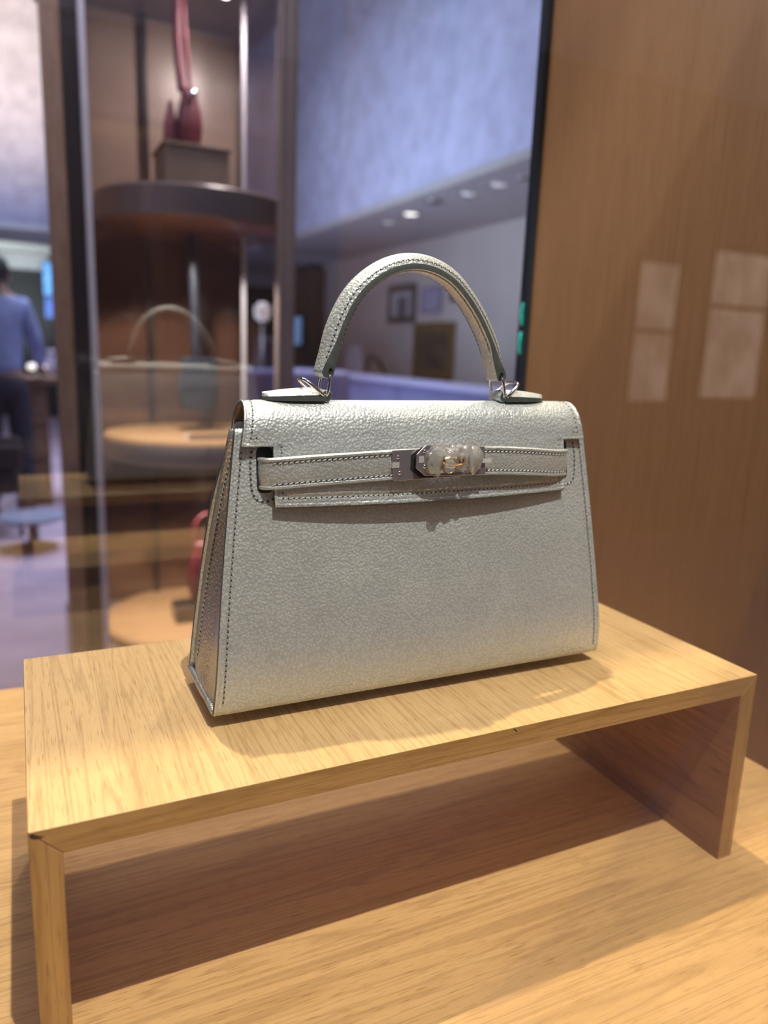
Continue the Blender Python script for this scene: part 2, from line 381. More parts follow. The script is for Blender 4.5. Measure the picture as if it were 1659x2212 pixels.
def chip(pts, y=-0.012):
    c = Vector((sum(p[0] for p in pts)/len(pts), y, sum(p[1] for p in pts)/len(pts)))
    v = [(p[0], y+0.006, p[1]) for p in pts]+[c]; n = len(pts)
    o = mesh('chip', v, [(i, (i+1) % n, n) for i in range(n)], CHIP, riser, smooth=False); fixn(o)
    o['label'] = 'dark scuff chipped out of the oak edge'; return o
chip([(0.04, -0.10), (0.14, -0.06), (0.34, -0.20), (0.50, -0.27), (0.36, -0.26), (0.40, -0.30), (0.22, -0.24), (0.25, -0.30), (0.08, -0.22)])
chip([(18.02, -0.06), (18.10, -0.05), (18.26, -0.22), (18.22, -0.24)])

# ================================================================== HANDBAG
XC = 16.92
bag = thing('handbag', (XC, 7.6, 0), 'silver metallic leather top-handle handbag with flap, strap closure and turn lock on the oak riser', 'handbag')
def warp(p):
    x, y, z = p
    k = max(0.0, min(1.0, z/12.0))
    return (x, y+0.040*(x-XC)*k, z)
def bmesh_obj(name, verts, faces, mats, midx=None, parent=bag, smooth=True):
    return mesh(name, [warp(v) for v in verts], faces, mats, parent, midx, smooth)
def solid(o, th, off=-1, inner=0, rim=1):
    s = o.modifiers.new('thickness', 'SOLIDIFY'); s.thickness = th*CM; s.offset = off
    s.material_offset = inner; s.material_offset_rim = rim; s.use_even_offset = False; s.use_quality_normals = True
    return o
def hw(z): return 10.0-1.13*(z/11.6)+0.10*sin(pi*min(1, z/11.6))
FP = [(5.75, 0.02), (5.42, 0.0), (5.22, 0.07), (5.13, 0.30), (5.07, 0.9), (5.05, 1.5), (5.09, 2.3), (5.30, 4.0), (5.58, 6.2), (5.85, 8.3), (6.10, 10.2), (6.30, 11.7)]
def yfront(z):
    for i in range(3, len(FP)-1):
        if z <= FP[i+1][1]: t = (z-FP[i][1])/(FP[i+1][1]-FP[i][1]); return lerp(FP[i][0], FP[i+1][0], t)
    return FP[-1][0]
def bulge(u, z): return -0.16*(1-u*u)*sin(pi*min(1, max(0, z)/11.7))
def pF(x, z, out=0.0):
    z_ = max(z, 0.45); u = (x-XC)/hw(z)
    return (x, yfront(z_)+bulge(u, z)-out, z)
# groove/crease along edges
def crease(dist):
    if dist < 0.13: return 0.010
    if dist < 0.19: return -0.035
    if dist < 0.46: return -0.004
    return 0.022
def front_panel():
    cols = [-1]; 
    dist = [0, .05, .12, .155, .20, .30, .44, .52, .8, 1.3]
    v = []; f = []
    fr = [d for d in dist]+[1.3+i*(8.7-1.3)/14 for i in range(1, 15)]
    zs = []
    for i in range(len(FP)-1):
        seg = 1 if i < 5 else 6
        for k in range(seg): zs.append(tuple(lerp(FP[i][q], FP[i+1][q], k/seg) for q in (0, 1)))
    zs.append(FP[-1])
    nc = None
    for (y, z) in zs:
        h = hw(z); row = []
        for d in fr: row.append((-h+d*(h-1.3)/8.7 if d > 1.3 else -h+d, d))
        right = [(-x, d) for x, d in row[::-1]]
        row = row+[r for r in right if r[0] > row[-1][0]+0.01]
        nc = len(row)
        for x, d in row:
            v.append((XC+x, y+bulge(x/h, z)-crease(d), z))
    for i in range(len(zs)-1):
        for j in range(nc-1): a = i*nc+j; f.append((a, a+1, a+nc+1, a+nc))
    o = bmesh_obj('front_panel', v, f, [SILVER, EDGE]); solid(o, 0.26); return o
front_panel()
def yback(z):
    t = min(1, z/11.9); return lerp(10.25, 7.85, t)+0.30*sin(pi*t)
def back_panel():
    v = []; f = []; nz = 24; nx = 21
    for i in range(nz+1):
        z = 0.12+i*(11.9-0.12)/nz; h = hw(z)-0.36*max(0, (z-8)/3.9)**1.5
        for j in range(nx): u = -1+2*j/(nx-1); v.append((XC+u*h, yback(z)+0.15*(1-u*u)*sin(pi*z/12), z))
    for i in range(nz):
        for j in range(nx-1): a = i*nx+j; f.append((a+1, a, a+nx, a+nx+1))
    o = bmesh_obj('back_panel', v, f, [SILVER, EDGE]); solid(o, 0.20); return o
back_panel()
def gusset(side):
    v = []; f = []; nz = 26; nu = 15
    for i in range(nz+1):
        t = i/nz; z = 0.14+t*(11.55-0.14)
        y0 = yfront(max(.45, z))+0.20; y1 = yback(z)-0.20; h = hw(z)-0.14
        dep = 0.10+1.15*t**1.3
        for j in range(nu):
            u = j/(nu-1); tri = 1-abs(2*u-1)
            tri = tri**1.15
            low = 0.45*max(0, 1-t*9)**2*sin(pi*u)
            v.append((XC+side*(h-dep*tri+low-0.12*max(0, 1-t*14)), lerp(y0, y1, u), z))
    for i in range(nz):
        for j in range(nu-1):
            a = i*nu+j; q = (a+1, a, a+nu, a+nu+1); f.append(q if side < 0 else q[::-1])
    o = bmesh_obj('side_gusset', v, f, [SILVER_SIDE, EDGE]); solid(o, 0.10); return o
gusset(-1); gusset(1)
# rolled bottom welt along each side and the underside
def underside():
    v = []; f = []
    ys = [5.6, 6.5, 8, 9.2, 10.05]
    for i, y in enumerate(ys):
        for x in (XC-9.9, XC-5, XC, XC+5, XC+9.9): v.append((x, y, 0.11))
    for i in range(len(ys)-1):
        for j in range(4): a = i*5+j; f.append((a, a+5, a+6, a+1))
    o = bmesh_obj('bottom_panel', v, f, [SILVER, EDGE]); solid(o, 0.08, 1); return o
underside()
for sx in (-1, 1):
    tube('bottom_piping', [warp((XC+sx*9.93, 5.35+t*4.8/10, 0.20+0.05*sin(pi*t/10))) for t in range(11)], 0.15, SILVER_SIDE, bag, up=(0, 0, 1))
    for yy in (7.3, 9.1): lathe('foot_stud', [(0.0, -0.53), (0.24, -0.53), (0.32, -0.47), (0.34, 0.11)], XC+sx*8.4, yy, STEEL, bag, 16)

# ---- flap
FLP = [(7.98, 11.2), (7.98, 11.75), (7.92, 12.15), (7.74, 12.48), (7.45, 12.68), (7.10, 12.76), (6.72, 12.70), (6.38, 12.47), (6.14, 12.12), (5.99, 11.65), (5.90, 11.05), (5.82, 10.3), (5.76, 9.5), (5.64, 8.62)]
def flap_profile(s): return prof_at(FLP, s)
LF = [0]
for i in range(1, len(FLP)): LF.append(LF[-1]+math.dist(FLP[i-1], FLP[i]))
def s_of_z(zz):
    for i in range(7, len(FLP)-1):
        if FLP[i+1][1] <= zz <= FLP[i][1]:
            t = (zz-FLP[i][1])/(FLP[i+1][1]-FLP[i][1]); return (LF[i]+t*(LF[i+1]-LF[i]))/LF[-1]
S_NOTCH = s_of_z(11.02)
S_TOP = LF[5]/LF[-1]
XN = 7.42     # half width below the notch
def flap_hw(s):
    if s < S_TOP: return lerp(8.64, 8.42, min(1, max(0, s)/S_TOP)**0.8)
    t = (s-S_TOP)/(S_NOTCH-S_TOP); return 8.42+0.30*min(1, t)**1.5
def flap_pt(x, s, out=0.0):
    y, z = flap_profile(s); y2, z2 = flap_profile(min(1, s+.004)); y0, z0 = flap_profile(max(0, s-.004))
    ty, tz = y2-y0, z2-z0; n = math.hypot(ty, tz); ny, nz_ = tz/n, -ty/n      # outward (front: -y, top: +z)
    t = max(0, (s-0.55)/0.45)
    y -= 0.50*t**1.6*(1-(x/8.6)**2)                     # belly forward at the middle
    z -= 0.07*t*(1-(x/8)**2)
    return (XC+x, y+ny*out, z+nz_*out)
def flap():
    ss = sorted(set([i/44 for i in range(45)]+[S_NOTCH, S_NOTCH-.13/LF[-1], S_NOTCH-.2/LF[-1], S_NOTCH-.45/LF[-1], 1-.13/LF[-1], 1-.2/LF[-1], 1-.45/LF[-1]]))
    ss = [s for i, s in enumerate(ss) if i == 0 or s-ss[i-1] > 1e-4 or s == S_NOTCH]
    inner = [-XN, -XN+.05, -XN+.13, -XN+.16, -XN+.2, -XN+.45, -XN+.55]+[(-XN+.55)+(2*XN-1.1)*i/16 for i in range(1, 16)]+[XN-.55, XN-.45, XN-.2, XN-.16, XN-.13, XN-.05, XN]
    outd = [0, .05, .13, .16, .2, .45, .55]
    v = []; f = []; nc = len(inner)+2*len(outd)
    for s in ss:
        h = flap_hw(s)
        sp = h-XN
        row = [-h+d*min(1, sp/0.62) for d in outd]+inner+[h-d*min(1, sp/0.62) for d in outd[::-1]]
        for j, x in enumerate(row):
            if s < S_NOTCH: d = min(h-abs(x), (S_NOTCH-s)*LF[-1] if abs(x) > XN-0.0 else 9)
            else: d = XN-abs(x)
            d = min(d, (1-s)*LF[-1])
            if s >= S_NOTCH and abs(x) > XN: d = 0
            v.append(flap_pt(x, s, crease(max(0, d)) if s > .12 else 0))
    k = len(outd)
    for i in range(len(ss)-1):
        for j in range(nc-1):
            if ss[i] >= S_NOTCH-1e-9 and (j < k or j >= nc-1-k): continue
            a = i*nc+j; f.append((a, a+1, a+nc+1, a+nc))
    o = bmesh_obj('flap', v, f, [SILVER, LINING, EDGE])
    bm = bmesh.new(); bm.from_mesh(o.data)
    bmesh.ops.delete(bm, geom=[q for q in bm.verts if not q.link_faces], context='VERTS')
    bmesh.ops.remove_doubles(bm, verts=bm.verts, dist=1e-6)
    for q in bm.faces:
        if q.calc_area() == 0: pass
    # make normals point outward (top face up)
    top = max(bm.faces, key=lambda q: q.calc_center_median().z)
    if top.normal.z < 0: bmesh.ops.reverse_faces(bm, faces=bm.faces)
    bm.to_mesh(o.data); bm.free()
    solid(o, 0.17, -1, 1, 2); return o
flap()

# ---- stitching
def stitches(name, path, normal, parent=bag, pitch=0.235, ln=0.19, wd=0.052, tilt=22, hole=0.045):
    """path: dense world-cm points (already warped); normal: fn(i)->Vector"""
    P = [Vector(p) for p in path]; L = [0]
    for i in range(1, len(P)): L.append(L[-1]+(P[i]-P[i-1]).length)
    v = []; f = []; mi = []
    n = max(1, int(L[-1]/pitch)); j = 0
    for k in range(n+1):
        d = (k+0.5)*L[-1]/(n+1)
        while j < len(L)-2 and L[j+1] < d: j += 1
        t = (d-L[j])/max(1e-6, L[j+1]-L[j]); c = P[j].lerp(P[j+1], t)
        T = (P[j+1]-P[j]).normalized(); Nn = normal(j) if callable(normal) else Vector(normal)
        Nn = (Nn-T*Nn.dot(T)).normalized(); B = Nn.cross(T)
        a = radians(tilt); T2 = T*cos(a)+B*sin(a); B2 = B*cos(a)-T*sin(a)
        b = len(v)
        for (l, w_, h) in ((-1, 0, -.01), (-.6, -1, .0), (.6, -1, .0), (1, 0, -.01), (.6, 1, .0), (-.6, 1, .0), (-.5, 0, .030), (.5, 0, .030)):
            v.append(c+T2*(l*ln/2)+B2*(w_*wd/2)+Nn*h)
        for q in ((0, 1, 6), (1, 2, 7, 6), (2, 3, 7), (3, 4, 7), (4, 5, 6, 7), (5, 0, 6)): f.append(tuple(b+x for x in q)); mi.append(0)
        # needle hole at the end of each stitch
        h0 = c+T*(L[-1]/(n+1)*0.5); b = len(v)
        for q in range(6):
            g_ = 2*pi*q/6; v.append(h0+(T*cos(g_)*0.8+B*sin(g_))*hole+Nn*0.006)
        f.append(tuple(b+x for x in range(6))); mi.append(1)
    o = mesh(name, v, f, [THREAD, HOLE], parent, mi, smooth=False)
    o['kind'] = 'stuff'; return o
def npF(x, z):
    a = Vector(warp(pF(x, z))); b = Vector(warp(pF(x+.1, z))); c = Vector(warp(pF(x, z+.1)))
    n = (b-a).cross(c-a).normalized(); return n if n.y < 0 else -n
for s in (-1, 1):
    zz = [0.45+i*0.2 for i in range(56)]
    path = [warp(pF(XC+s*(hw(z)-0.33), z, 0.012)) for z in zz]
    nn = [npF(XC+s*(hw(z)-0.33), z) for z in zz]
    stitches('side_stitching', path, lambda i, nn=nn: nn[i])
# gusset seam along the back panel (left side shows)
for s in (-1,):
    path = []
    for i in range(56):
        z = 0.7+i*0.195; t = (z-.14)/11.41; u = 0.86; y0 = yfront(max(.45, z))+.2; y1 = yback(z)-.2
        dep = 0.10+1.15*t**1.3; tri = (1-abs(2*u-1))**1.15
        path.append(warp((XC+s*(hw(z)-.14-dep*tri+0.015), lerp(y0, y1, u), z)))
    stitches('gusset_stitching', path, Vector((s, -0.25, 0.1)), hole=0.06)
# flap stitches
def flap_n(x, s):
    a = Vector(warp(flap_pt(x, s))); b = Vector(warp(flap_pt(x, s, 0.1))); return (b-a).normalized()
for sd in (-1, 1):
    pts = []; ns = []
    for i in range(24):
        s = lerp(S_TOP-0.04, S_NOTCH-.34/LF[-1], i/23); x = sd*(flap_hw(s)-.34); pts.append(warp(flap_pt(x, s, -0.002))); ns.append(flap_n(x, s))
    s = S_NOTCH-.34/LF[-1]
    for i in range(1, 7):
        x = sd*lerp(flap_hw(s)-.34, XN-.34, i/6); pts.append(warp(flap_pt(x, s, -0.002))); ns.append(flap_n(x, s))
    for i in range(1, 13):
        s2 = lerp(s, 1-.34/LF[-1], i/12); x = sd*(XN-.34); pts.append(warp(flap_pt(x, s2, -0.002))); ns.append(flap_n(x, s2))
    stitches('flap_stitching', pts, lambda i, ns=ns: ns[min(i, len(ns)-1)], tilt=-22*sd)
pts = [warp(flap_pt(lerp(-XN+.34, XN-.34, i/60), 1-.34/LF[-1], -0.002)) for i in range(61)]
stitches('flap_stitching', pts, Vector((0, -1, 0.1)))

# ---- slots the straps come through
def slot(xa, xb, za, zb):
    n = 20; v = []; f = []
    cx, cz = (xa+xb)/2, (za+zb)/2; rx, rz = (xb-xa)/2, (zb-za)/2
    for k in range(n):
        a = 2*pi*k/n; ex = abs(cos(a))**0.5*(1 if cos(a) >= 0 else -1); ez = abs(sin(a))**0.3*(1 if sin(a) >= 0 else -1)
        v.append(pF(cx+rx*ex, cz+rz*ez, 0.035))
    v.append(pF(cx, cz, 0.03))
    o = bmesh_obj('strap_slot', v, [(k, (k+1) % n, n) for k in range(n)], [BLACK]); fixn(o)
    o['label'] = 'dark slot the strap comes through'
    return o
slot(8.86, 9.55, 9.15, 10.98); slot(XC*2-9.62, XC*2-9.10, 9.1, 10.95)
for sd in (-1, 1):
    a = 0.30; X = (lambda x: x if sd < 0 else 2*XC-x)
    pp = [(8.72, 11.0), (8.62, 10.3), (8.64, 9.4), (8.78, 8.98), (9.05, 8.82), (9.4, 8.84), (9.7, 9.0)]
    pp = smoothpath([(X(x+0.0), 0, z) for x, z in pp], 6)
    stitches('slot_stitching', [warp(pF(p.x, p.z, 0.035)) for p in pp], Vector((0, -1, 0.1)), hole=0.06)

# ---- straps
def strap(name, path, hws, th=0.22):
    """path pts (x,y,zc) pre-warp; hws half heights"""
    n = len(path); v = []; f = []
    cross = [(-1, .5), (-1, -.35), (-.93, -.62), (-.80, -.60), (-.76, -.42), (-.45, -.52), (0, -.56), (.45, -.52), (.76, -.42), (.80, -.60), (.93, -.62), (1, -.35), (1, .5)]
    m = len(cross)
    for i, (x, y, z) in enumerate(path):
        a = path[max(0, i-1)]; b = path[min(n-1, i+1)]
        t = Vector((b[0]-a[0], b[1]-a[1], 0)).normalized(); nrm = Vector((t.y, -t.x, 0))
        if nrm.y > 0 and abs(nrm.y) > .3: nrm = -nrm
        for (c, d) in cross:
            p = Vector((x, y, z+c*hws[i]))+nrm*(-d*th)
            v.append((p.x, p.y, p.z))
    for i in range(n-1):
        for j in range(m):
            k = (j+1) % m; f.append((i*m+j, i*m+k, (i+1)*m+k, (i+1)*m+j))
    f += [tuple(range(m)), tuple((n-1)*m+j for j in range(m-1, -1, -1))]
    mi = [1 if (q % m) == m-1 else 0 for q in range((n-1)*m)]+[1, 1]
    o = bmesh_obj(name, v, f, [SILVER_FINE, EDGE], mi); fixn(o)
    e = o.modifiers.new('es', 'EDGE_SPLIT'); e.split_angle = radians(50)
    return o
lp = smoothpath([(8.98, 6.55, 9.93), (9.02, 6.15, 9.93), (9.20, 5.78, 9.94), (9.7, 5.58, 9.97), (11.0, 5.50, 10.04), (12.8, 5.38, 10.12), (14.6, 5.24, 10.20), (15.6, 5.22, 10.22), (16.6, 5.26, 10.23)], 5)
strap('closure_strap', [tuple(p) for p in lp], [0.64]*len(lp))
rp = smoothpath([(18.2, 5.06, 10.28), (19.0, 5.04, 10.27), (20.2, 5.06, 10.23), (21.8, 5.16, 10.12), (23.3, 5.36, 9.98), (24.2, 5.62, 9.92), (24.46, 5.95, 9.90), (24.5, 6.5, 9.90)], 5)
strap('closure_strap', [tuple(p) for p in rp], [0.64]*len(rp))
for path, i0, i1 in ((lp, 12, 32), (rp, 5, 26)):
    for c in (-1, 1):
        pts = [warp((p.x, p.y-0.118, p.z+c*0.64*0.66)) for p in path[i0:i1]]
        st = stitches('strap_stitching', pts, Vector((0, -1, 0)), tilt=24)

# ---- metal plates, studs, turn lock (slightly turned so the plates follow the straps)
PR = plain('plate_edge_oak_reflection', (0.70, 0.60, 0.48), 0.16, 1.0, mottle=0.02)  # reflected oak put into the colour of the silver plate edges
def plate(name, poly, yfn, th=0.11):
    n = len(poly); v = [(x, yfn(x)-th, z) for x, z in poly]+[(x, yfn(x), z) for x, z in poly]
    f = [tuple(range(n)), tuple(range(2*n-1, n-1, -1))]+[(i, i+n, (i+1) % n+n, (i+1) % n) for i in range(n)]
    o = bmesh_obj(name, v, f, [PLATE, PR], [0, 0]+[1]*n, smooth=False); fixn(o); bevel(o, 0.02, 2); return o
yl = lambda x: 5.10+(x-14.6)*0.01
yr = lambda x: 4.90+(x-15.4)*0.005
pl = plate('strap_end_plate', [(14.45, 10.84), (14.58, 9.53), (17.9, 9.60), (17.9, 10.9)], yl, 0.07)
pr2 = plate('lock_plate', [(15.96, 11.06), (15.50, 10.66), (15.50, 10.10), (15.98, 9.74), (19.12, 9.66), (18.98, 10.93)], yr, 0.10)
gapo = plate('plate_gap', [(15.84, 10.95), (15.36, 10.62), (15.36, 10.02), (15.82, 9.64), (16.5, 9.64), (16.5, 10.95)], lambda x: 5.02, 0.02)
gapo.data.materials[0] = BLACK; gapo.data.materials[1] = BLACK
def stud(x, z, yy):
    c = warp((x, yy, z)); return ellipsoid('stud', c, (0.085, 0.055, 0.085), STEEL, bag, 14, 8)
for x, z in ((14.74, 10.55), (14.84, 9.88)): stud(x, z, yl(x)-.07)
for x, z in ((15.88, 10.80), (15.92, 10.15), (18.74, 10.67), (18.76, 10.03)): stud(x, z, yr(x)-.10)
# turn lock: round post and an oval twist bar
PX, PZ = 17.2, 10.42
px_, py_, pz_ = warp((PX, yr(PX)-0.10, PZ))
def cyl_y(name, cx, cz, r, y0, y1, mat, parent=bag, seg=24, sx=1.0, sz=1.0):
    v = []; f = []
    prof = [(r*0.0001, y0), (r*.8, y0), (r, y0+0.05*(1 if y1 > y0 else -1)), (r, y1)]
    for rr, y in prof:
        for k in range(seg): a = 2*pi*k/seg; v.append((cx+rr*cos(a)*sx, y, cz+rr*sin(a)*sz))
    for i in range(3):
        for k in range(seg): k2 = (k+1) % seg; f.append((i*seg+k, i*seg+k2, (i+1)*seg+k2, (i+1)*seg+k))
    o = mesh(name, v, f, mat, parent); fixn(o); return o
tl = cyl_y('turn_lock', px_, pz_, 0.40, py_-0.20, py_, STEEL)
WARM_REFLECT = plain('metal_with_warm_reflection', (0.66, 0.56, 0.42), 0.18, 1.0)  # golden reflection on the lock painted into the metal colour
ellipsoid('twist_bar', (px_, py_-0.36, pz_-0.02), (0.62, 0.17, 0.25), WARM_REFLECT, tl, 24, 14)
# crumpled protective film: left lobe, knotted middle, right flap, strip ends
def lump(seed, amp=.12, fr=3.0):
    r = random.Random(seed); ph = [r.uniform(0, 6.28) for _ in range(6)]
    return lambda d: 1+amp*(sin(fr*d.x*2+ph[0])*cos(fr*d.z*1.6+ph[1])+.6*sin(fr*d.y*3+ph[2]+d.x*2)+.5*cos(fr*d.z*3+ph[3]))
film = ellipsoid('protective_film', warp((16.42, 4.66, 10.38)), (0.46, 0.06, 0.62), FILM, bag, 30, 18, lump(2, .16, 3.6))
film['label'] = 'crumpled clear plastic film wrapped over the turn lock'
ellipsoid('film_fold', warp((17.0, 4.36, 10.62)), (0.36, 0.17, 0.44), FILMC, film, 26, 16, lump(5, .2, 3.6))
ellipsoid('film_fold', warp((16.90, 4.30, 10.18)), (0.26, 0.12, 0.30), FILMC, film, 24, 14, lump(8, .08))
ellipsoid('film_fold', warp((17.50, 4.46, 10.60)), (0.34, 0.20, 0.46), FILMC, film, 26, 16, lump(9, .22, 3.4))
ellipsoid('film_fold', warp((17.60, 4.48, 10.22)), (0.30, 0.14, 0.26), FILMC, film, 26, 16, lump(12, .2, 3.8))
def disc_flap():
    n = 26; v = []; pts = []
    for k in range(n):
        a = 2*pi*k/n; wv = 1+0.05*sin(3*a+1)+0.03*sin(7*a); x = 0.54*cos(a)*(1.0 if cos(a) > 0 else .55)*wv; z = 0.63*sin(a)*wv
        pts.append((18.28+x, 4.60+0.10*cos(a)-0.03*sin(2*a), 10.40+z))
    v = pts+[(p[0], p[1]-0.035, p[2]) for p in pts]+[(18.28, 4.585, 10.40), (18.28, 4.55, 10.40)]
    f = [(k, (k+1) % n, 2*n) for k in range(n)]+[((k+1) % n+n, k+n, 2*n+1) for k in range(n)]+[(k, k+n, (k+1) % n+n, (k+1) % n) for k in range(n)]
    o = mesh('film_fold', [warp(p) for p in v], f, FILM, film); return fixn(o)
disc_flap()
FILMW = glass('film_strip', (0.96, 0.96, 0.96), 1.0, 0.12, 0.35, (0.85, 0.87, 0.86), 0.1)
def strip(x0, x1, z0, z1, y): 
    v = [(x0, y, z0), (x1, y, z0), (x1, y, z1), (x0, y, z1)]; v += [(a, b-0.012, c) for a, b, c in v]
    f = [(0, 1, 2, 3), (7, 6, 5, 4), (0, 4, 5, 1), (1, 5, 6, 2), (2, 6, 7, 3), (3, 7, 4, 0)]
    return mesh('film_strip', [warp(p) for p in v], f, FILMW, film, smooth=False)
strip(14.46, 14.80, 10.10, 10.34, 5.02); strip(15.62, 15.86, 10.32, 10.60, 4.795); strip(18.6, 19.3, 10.22, 10.40, 4.72)
# engraved word on the lock plate
def text_mesh(s, size, name, parent, x, y, z, mat):
    cu = bpy.data.curves.new(name, 'FONT'); cu.body = s; cu.size = size*CM; cu.extrude = 0.00002
    to = bpy.data.objects.new(name+'_src', cu); COL.objects.link(to)
    dg = bpy.context.evaluated_depsgraph_get(); me = bpy.data.meshes.new_from_object(to.evaluated_get(dg))
    bpy.data.objects.remove(to)
    me.materials.clear(); me.materials.append(mat)
    o = bpy.data.objects.new(name, me); COL.objects.link(o); o.parent = parent
    o.location = Vector(warp((x, y, z)))*CM-root_loc(parent); o.rotation_euler = (radians(90), 0, radians(1.5)); return o
text_mesh('PARIS', 0.20, 'engraving', bag, 17.42, yr(17.5)-0.105, 9.83, PRINT)['label'] = 'small white letters PARIS'

# ---- handle
def handle():
    hp = [(12.02, 13.72), (12.16, 14.15), (12.44, 14.9), (12.84, 16.0), (13.41, 17.0), (14.15, 17.72), (15.05, 18.23), (16.07, 18.46), (17.07, 18.36), (18.0, 17.97), (18.83, 17.27), (19.5, 16.5), (20.16, 15.5), (20.58, 14.6), (20.84, 14.1), (20.96, 13.74)]
    P = smoothpath([(x, 7.12, z) for x, z in hp], 7); n = len(P)
    L = [0]
    for i in range(1, n): L.append(L[-1]+(P[i]-P[i-1]).length)
    v = []; f = []; mi = []; rings = []
    for i, p in enumerate(P):
        a = P[max(0, i-1)]; b = P[min(n-1, i+1)]; t = (b-a).normalized(); nr = Vector((-t.z, 0, t.x))
        if nr.z < 0 and abs(nr.z) > .5: nr = -nr
        c = Vector((16.5, 7.12, 15.0)); 
        if nr.dot(p-c) < 0: nr = -nr
        e = min(L[i], L[-1]-L[i]); k = min(1, e/1.9); k = k*k*(3-2*k); ee = min(1, (e+0.02)/0.22)
        dome = lerp(0.14, 0.47, k); et = lerp(0.27, 0.115, k)*sqrt(max(0.05, 1-(1-ee)**2)); wd = 0.52*lerp(0.92, 1, k); inn = lerp(0.02, 0.10, k)
        cs = []
        for q in range(9):     # outer dome from front edge to back edge
            g_ = -1+2*q/8; cs.append((et+dome*(1-abs(g_)**2.4), g_*wd))
        for q in range(7):     # inner, back to front
            g_ = 1-2*q/6; cs.append((-et-inn*(1-abs(g_)**2.5), g_*wd))
        # edge band ridges
        rings.append(len(v))
        for (o_, y_) in cs: v.append(p+nr*o_+Vector((0, y_, 0)))
    m = 16
    for i in range(n-1):
        for j in range(m):
            k = (j+1) % m; f.append((i*m+j, i*m+k, (i+1)*m+k, (i+1)*m+j)); mi.append(1 if j in (8, 15) else 0)
    f += [tuple(range(m)), tuple((n-1)*m+j for j in range(m))]; mi += [0, 0]
    o = bmesh_obj('handle', v, f, [SILVER_FINE, EDGE], mi); fixn(o)
    e_ = o.modifiers.new('es', 'EDGE_SPLIT'); e_.split_angle = radians(48)
    # stitching rows
    outp = []; nn = []; inp = []; ni = []; inb = []
    for i in range(8, n-8):
        p = P[i]; t = (P[i+1]-P[i-1]).normalized(); nr = Vector((-t.z, 0, t.x))
        if nr.dot(p-Vector((16.5, 7.12, 15.0))) < 0: nr = -nr
        g_ = 0.86; outp.append(warp(p+nr*(0.115+0.47*(1-g_**2.4)+.01)+Vector((0, -g_*.52, 0)))); nn.append((nr+Vector((0, -1.2, 0))).normalized())
        inp.append(warp(p+nr*(-0.115-0.10*(1-.75**2.5)-.006)+Vector((0, -.75*.52, 0)))); ni.append(-nr)
        inb.append(warp(p+nr*(-0.115-0.10*(1-.75**2.5)-.006)+Vector((0, .75*.52, 0))))
    stitches('handle_stitching', outp, lambda i: nn[i], o, hole=0.05)
    stitches('handle_stitching', inp, lambda i: ni[i], o, hole=0.05)
    stitches('handle_stitching', inb, lambda i: ni[i], o, hole=0.05)
    return o
hd = handle()
for xx, zz in ((12.17, 14.0), (20.85, 14.0)):
    for yy in (-0.535, 0.535):
        p = warp((xx, 7.12+yy, zz)); o = cyl_y('ring_hole', p[0], p[2], 0.10, p[1], p[1]+0.004*(-1 if yy < 0 else 1), BLACK, hd, 14, 0.8, 1.2)

# ---- rings
def ring(a, b, hwid, parent=bag):
    a = Vector(a); b = Vector(b); c = (a+b)/2; d = (b-a).normalized(); hl = (b-a).length/2
    pts = []
    for k in range(36):
        g_ = 2*pi*k/36; ce, se = cos(g_), sin(g_)
        pts.append(warp(c+d*(hl*(abs(ce)**0.75)*(1 if ce > 0 else -1))+Vector((0, hwid*(abs(se)**0.62)*(1 if se > 0 else -1), 0))))
    return tube('metal_ring', pts, 0.074, STEEL, bag, True, 10, (0, 0, 1))
ring((12.02, 7.1, 12.86), (12.18, 7.1, 14.0), 0.56)
ring((12.05, 7.1, 12.86), (11.02, 7.1, 13.66), 0.58)
ring((21.15, 7.1, 12.86), (20.88, 7.1, 14.0), 0.56)
ring((21.12, 7.1, 12.86), (21.98, 7.1, 13.66), 0.58)

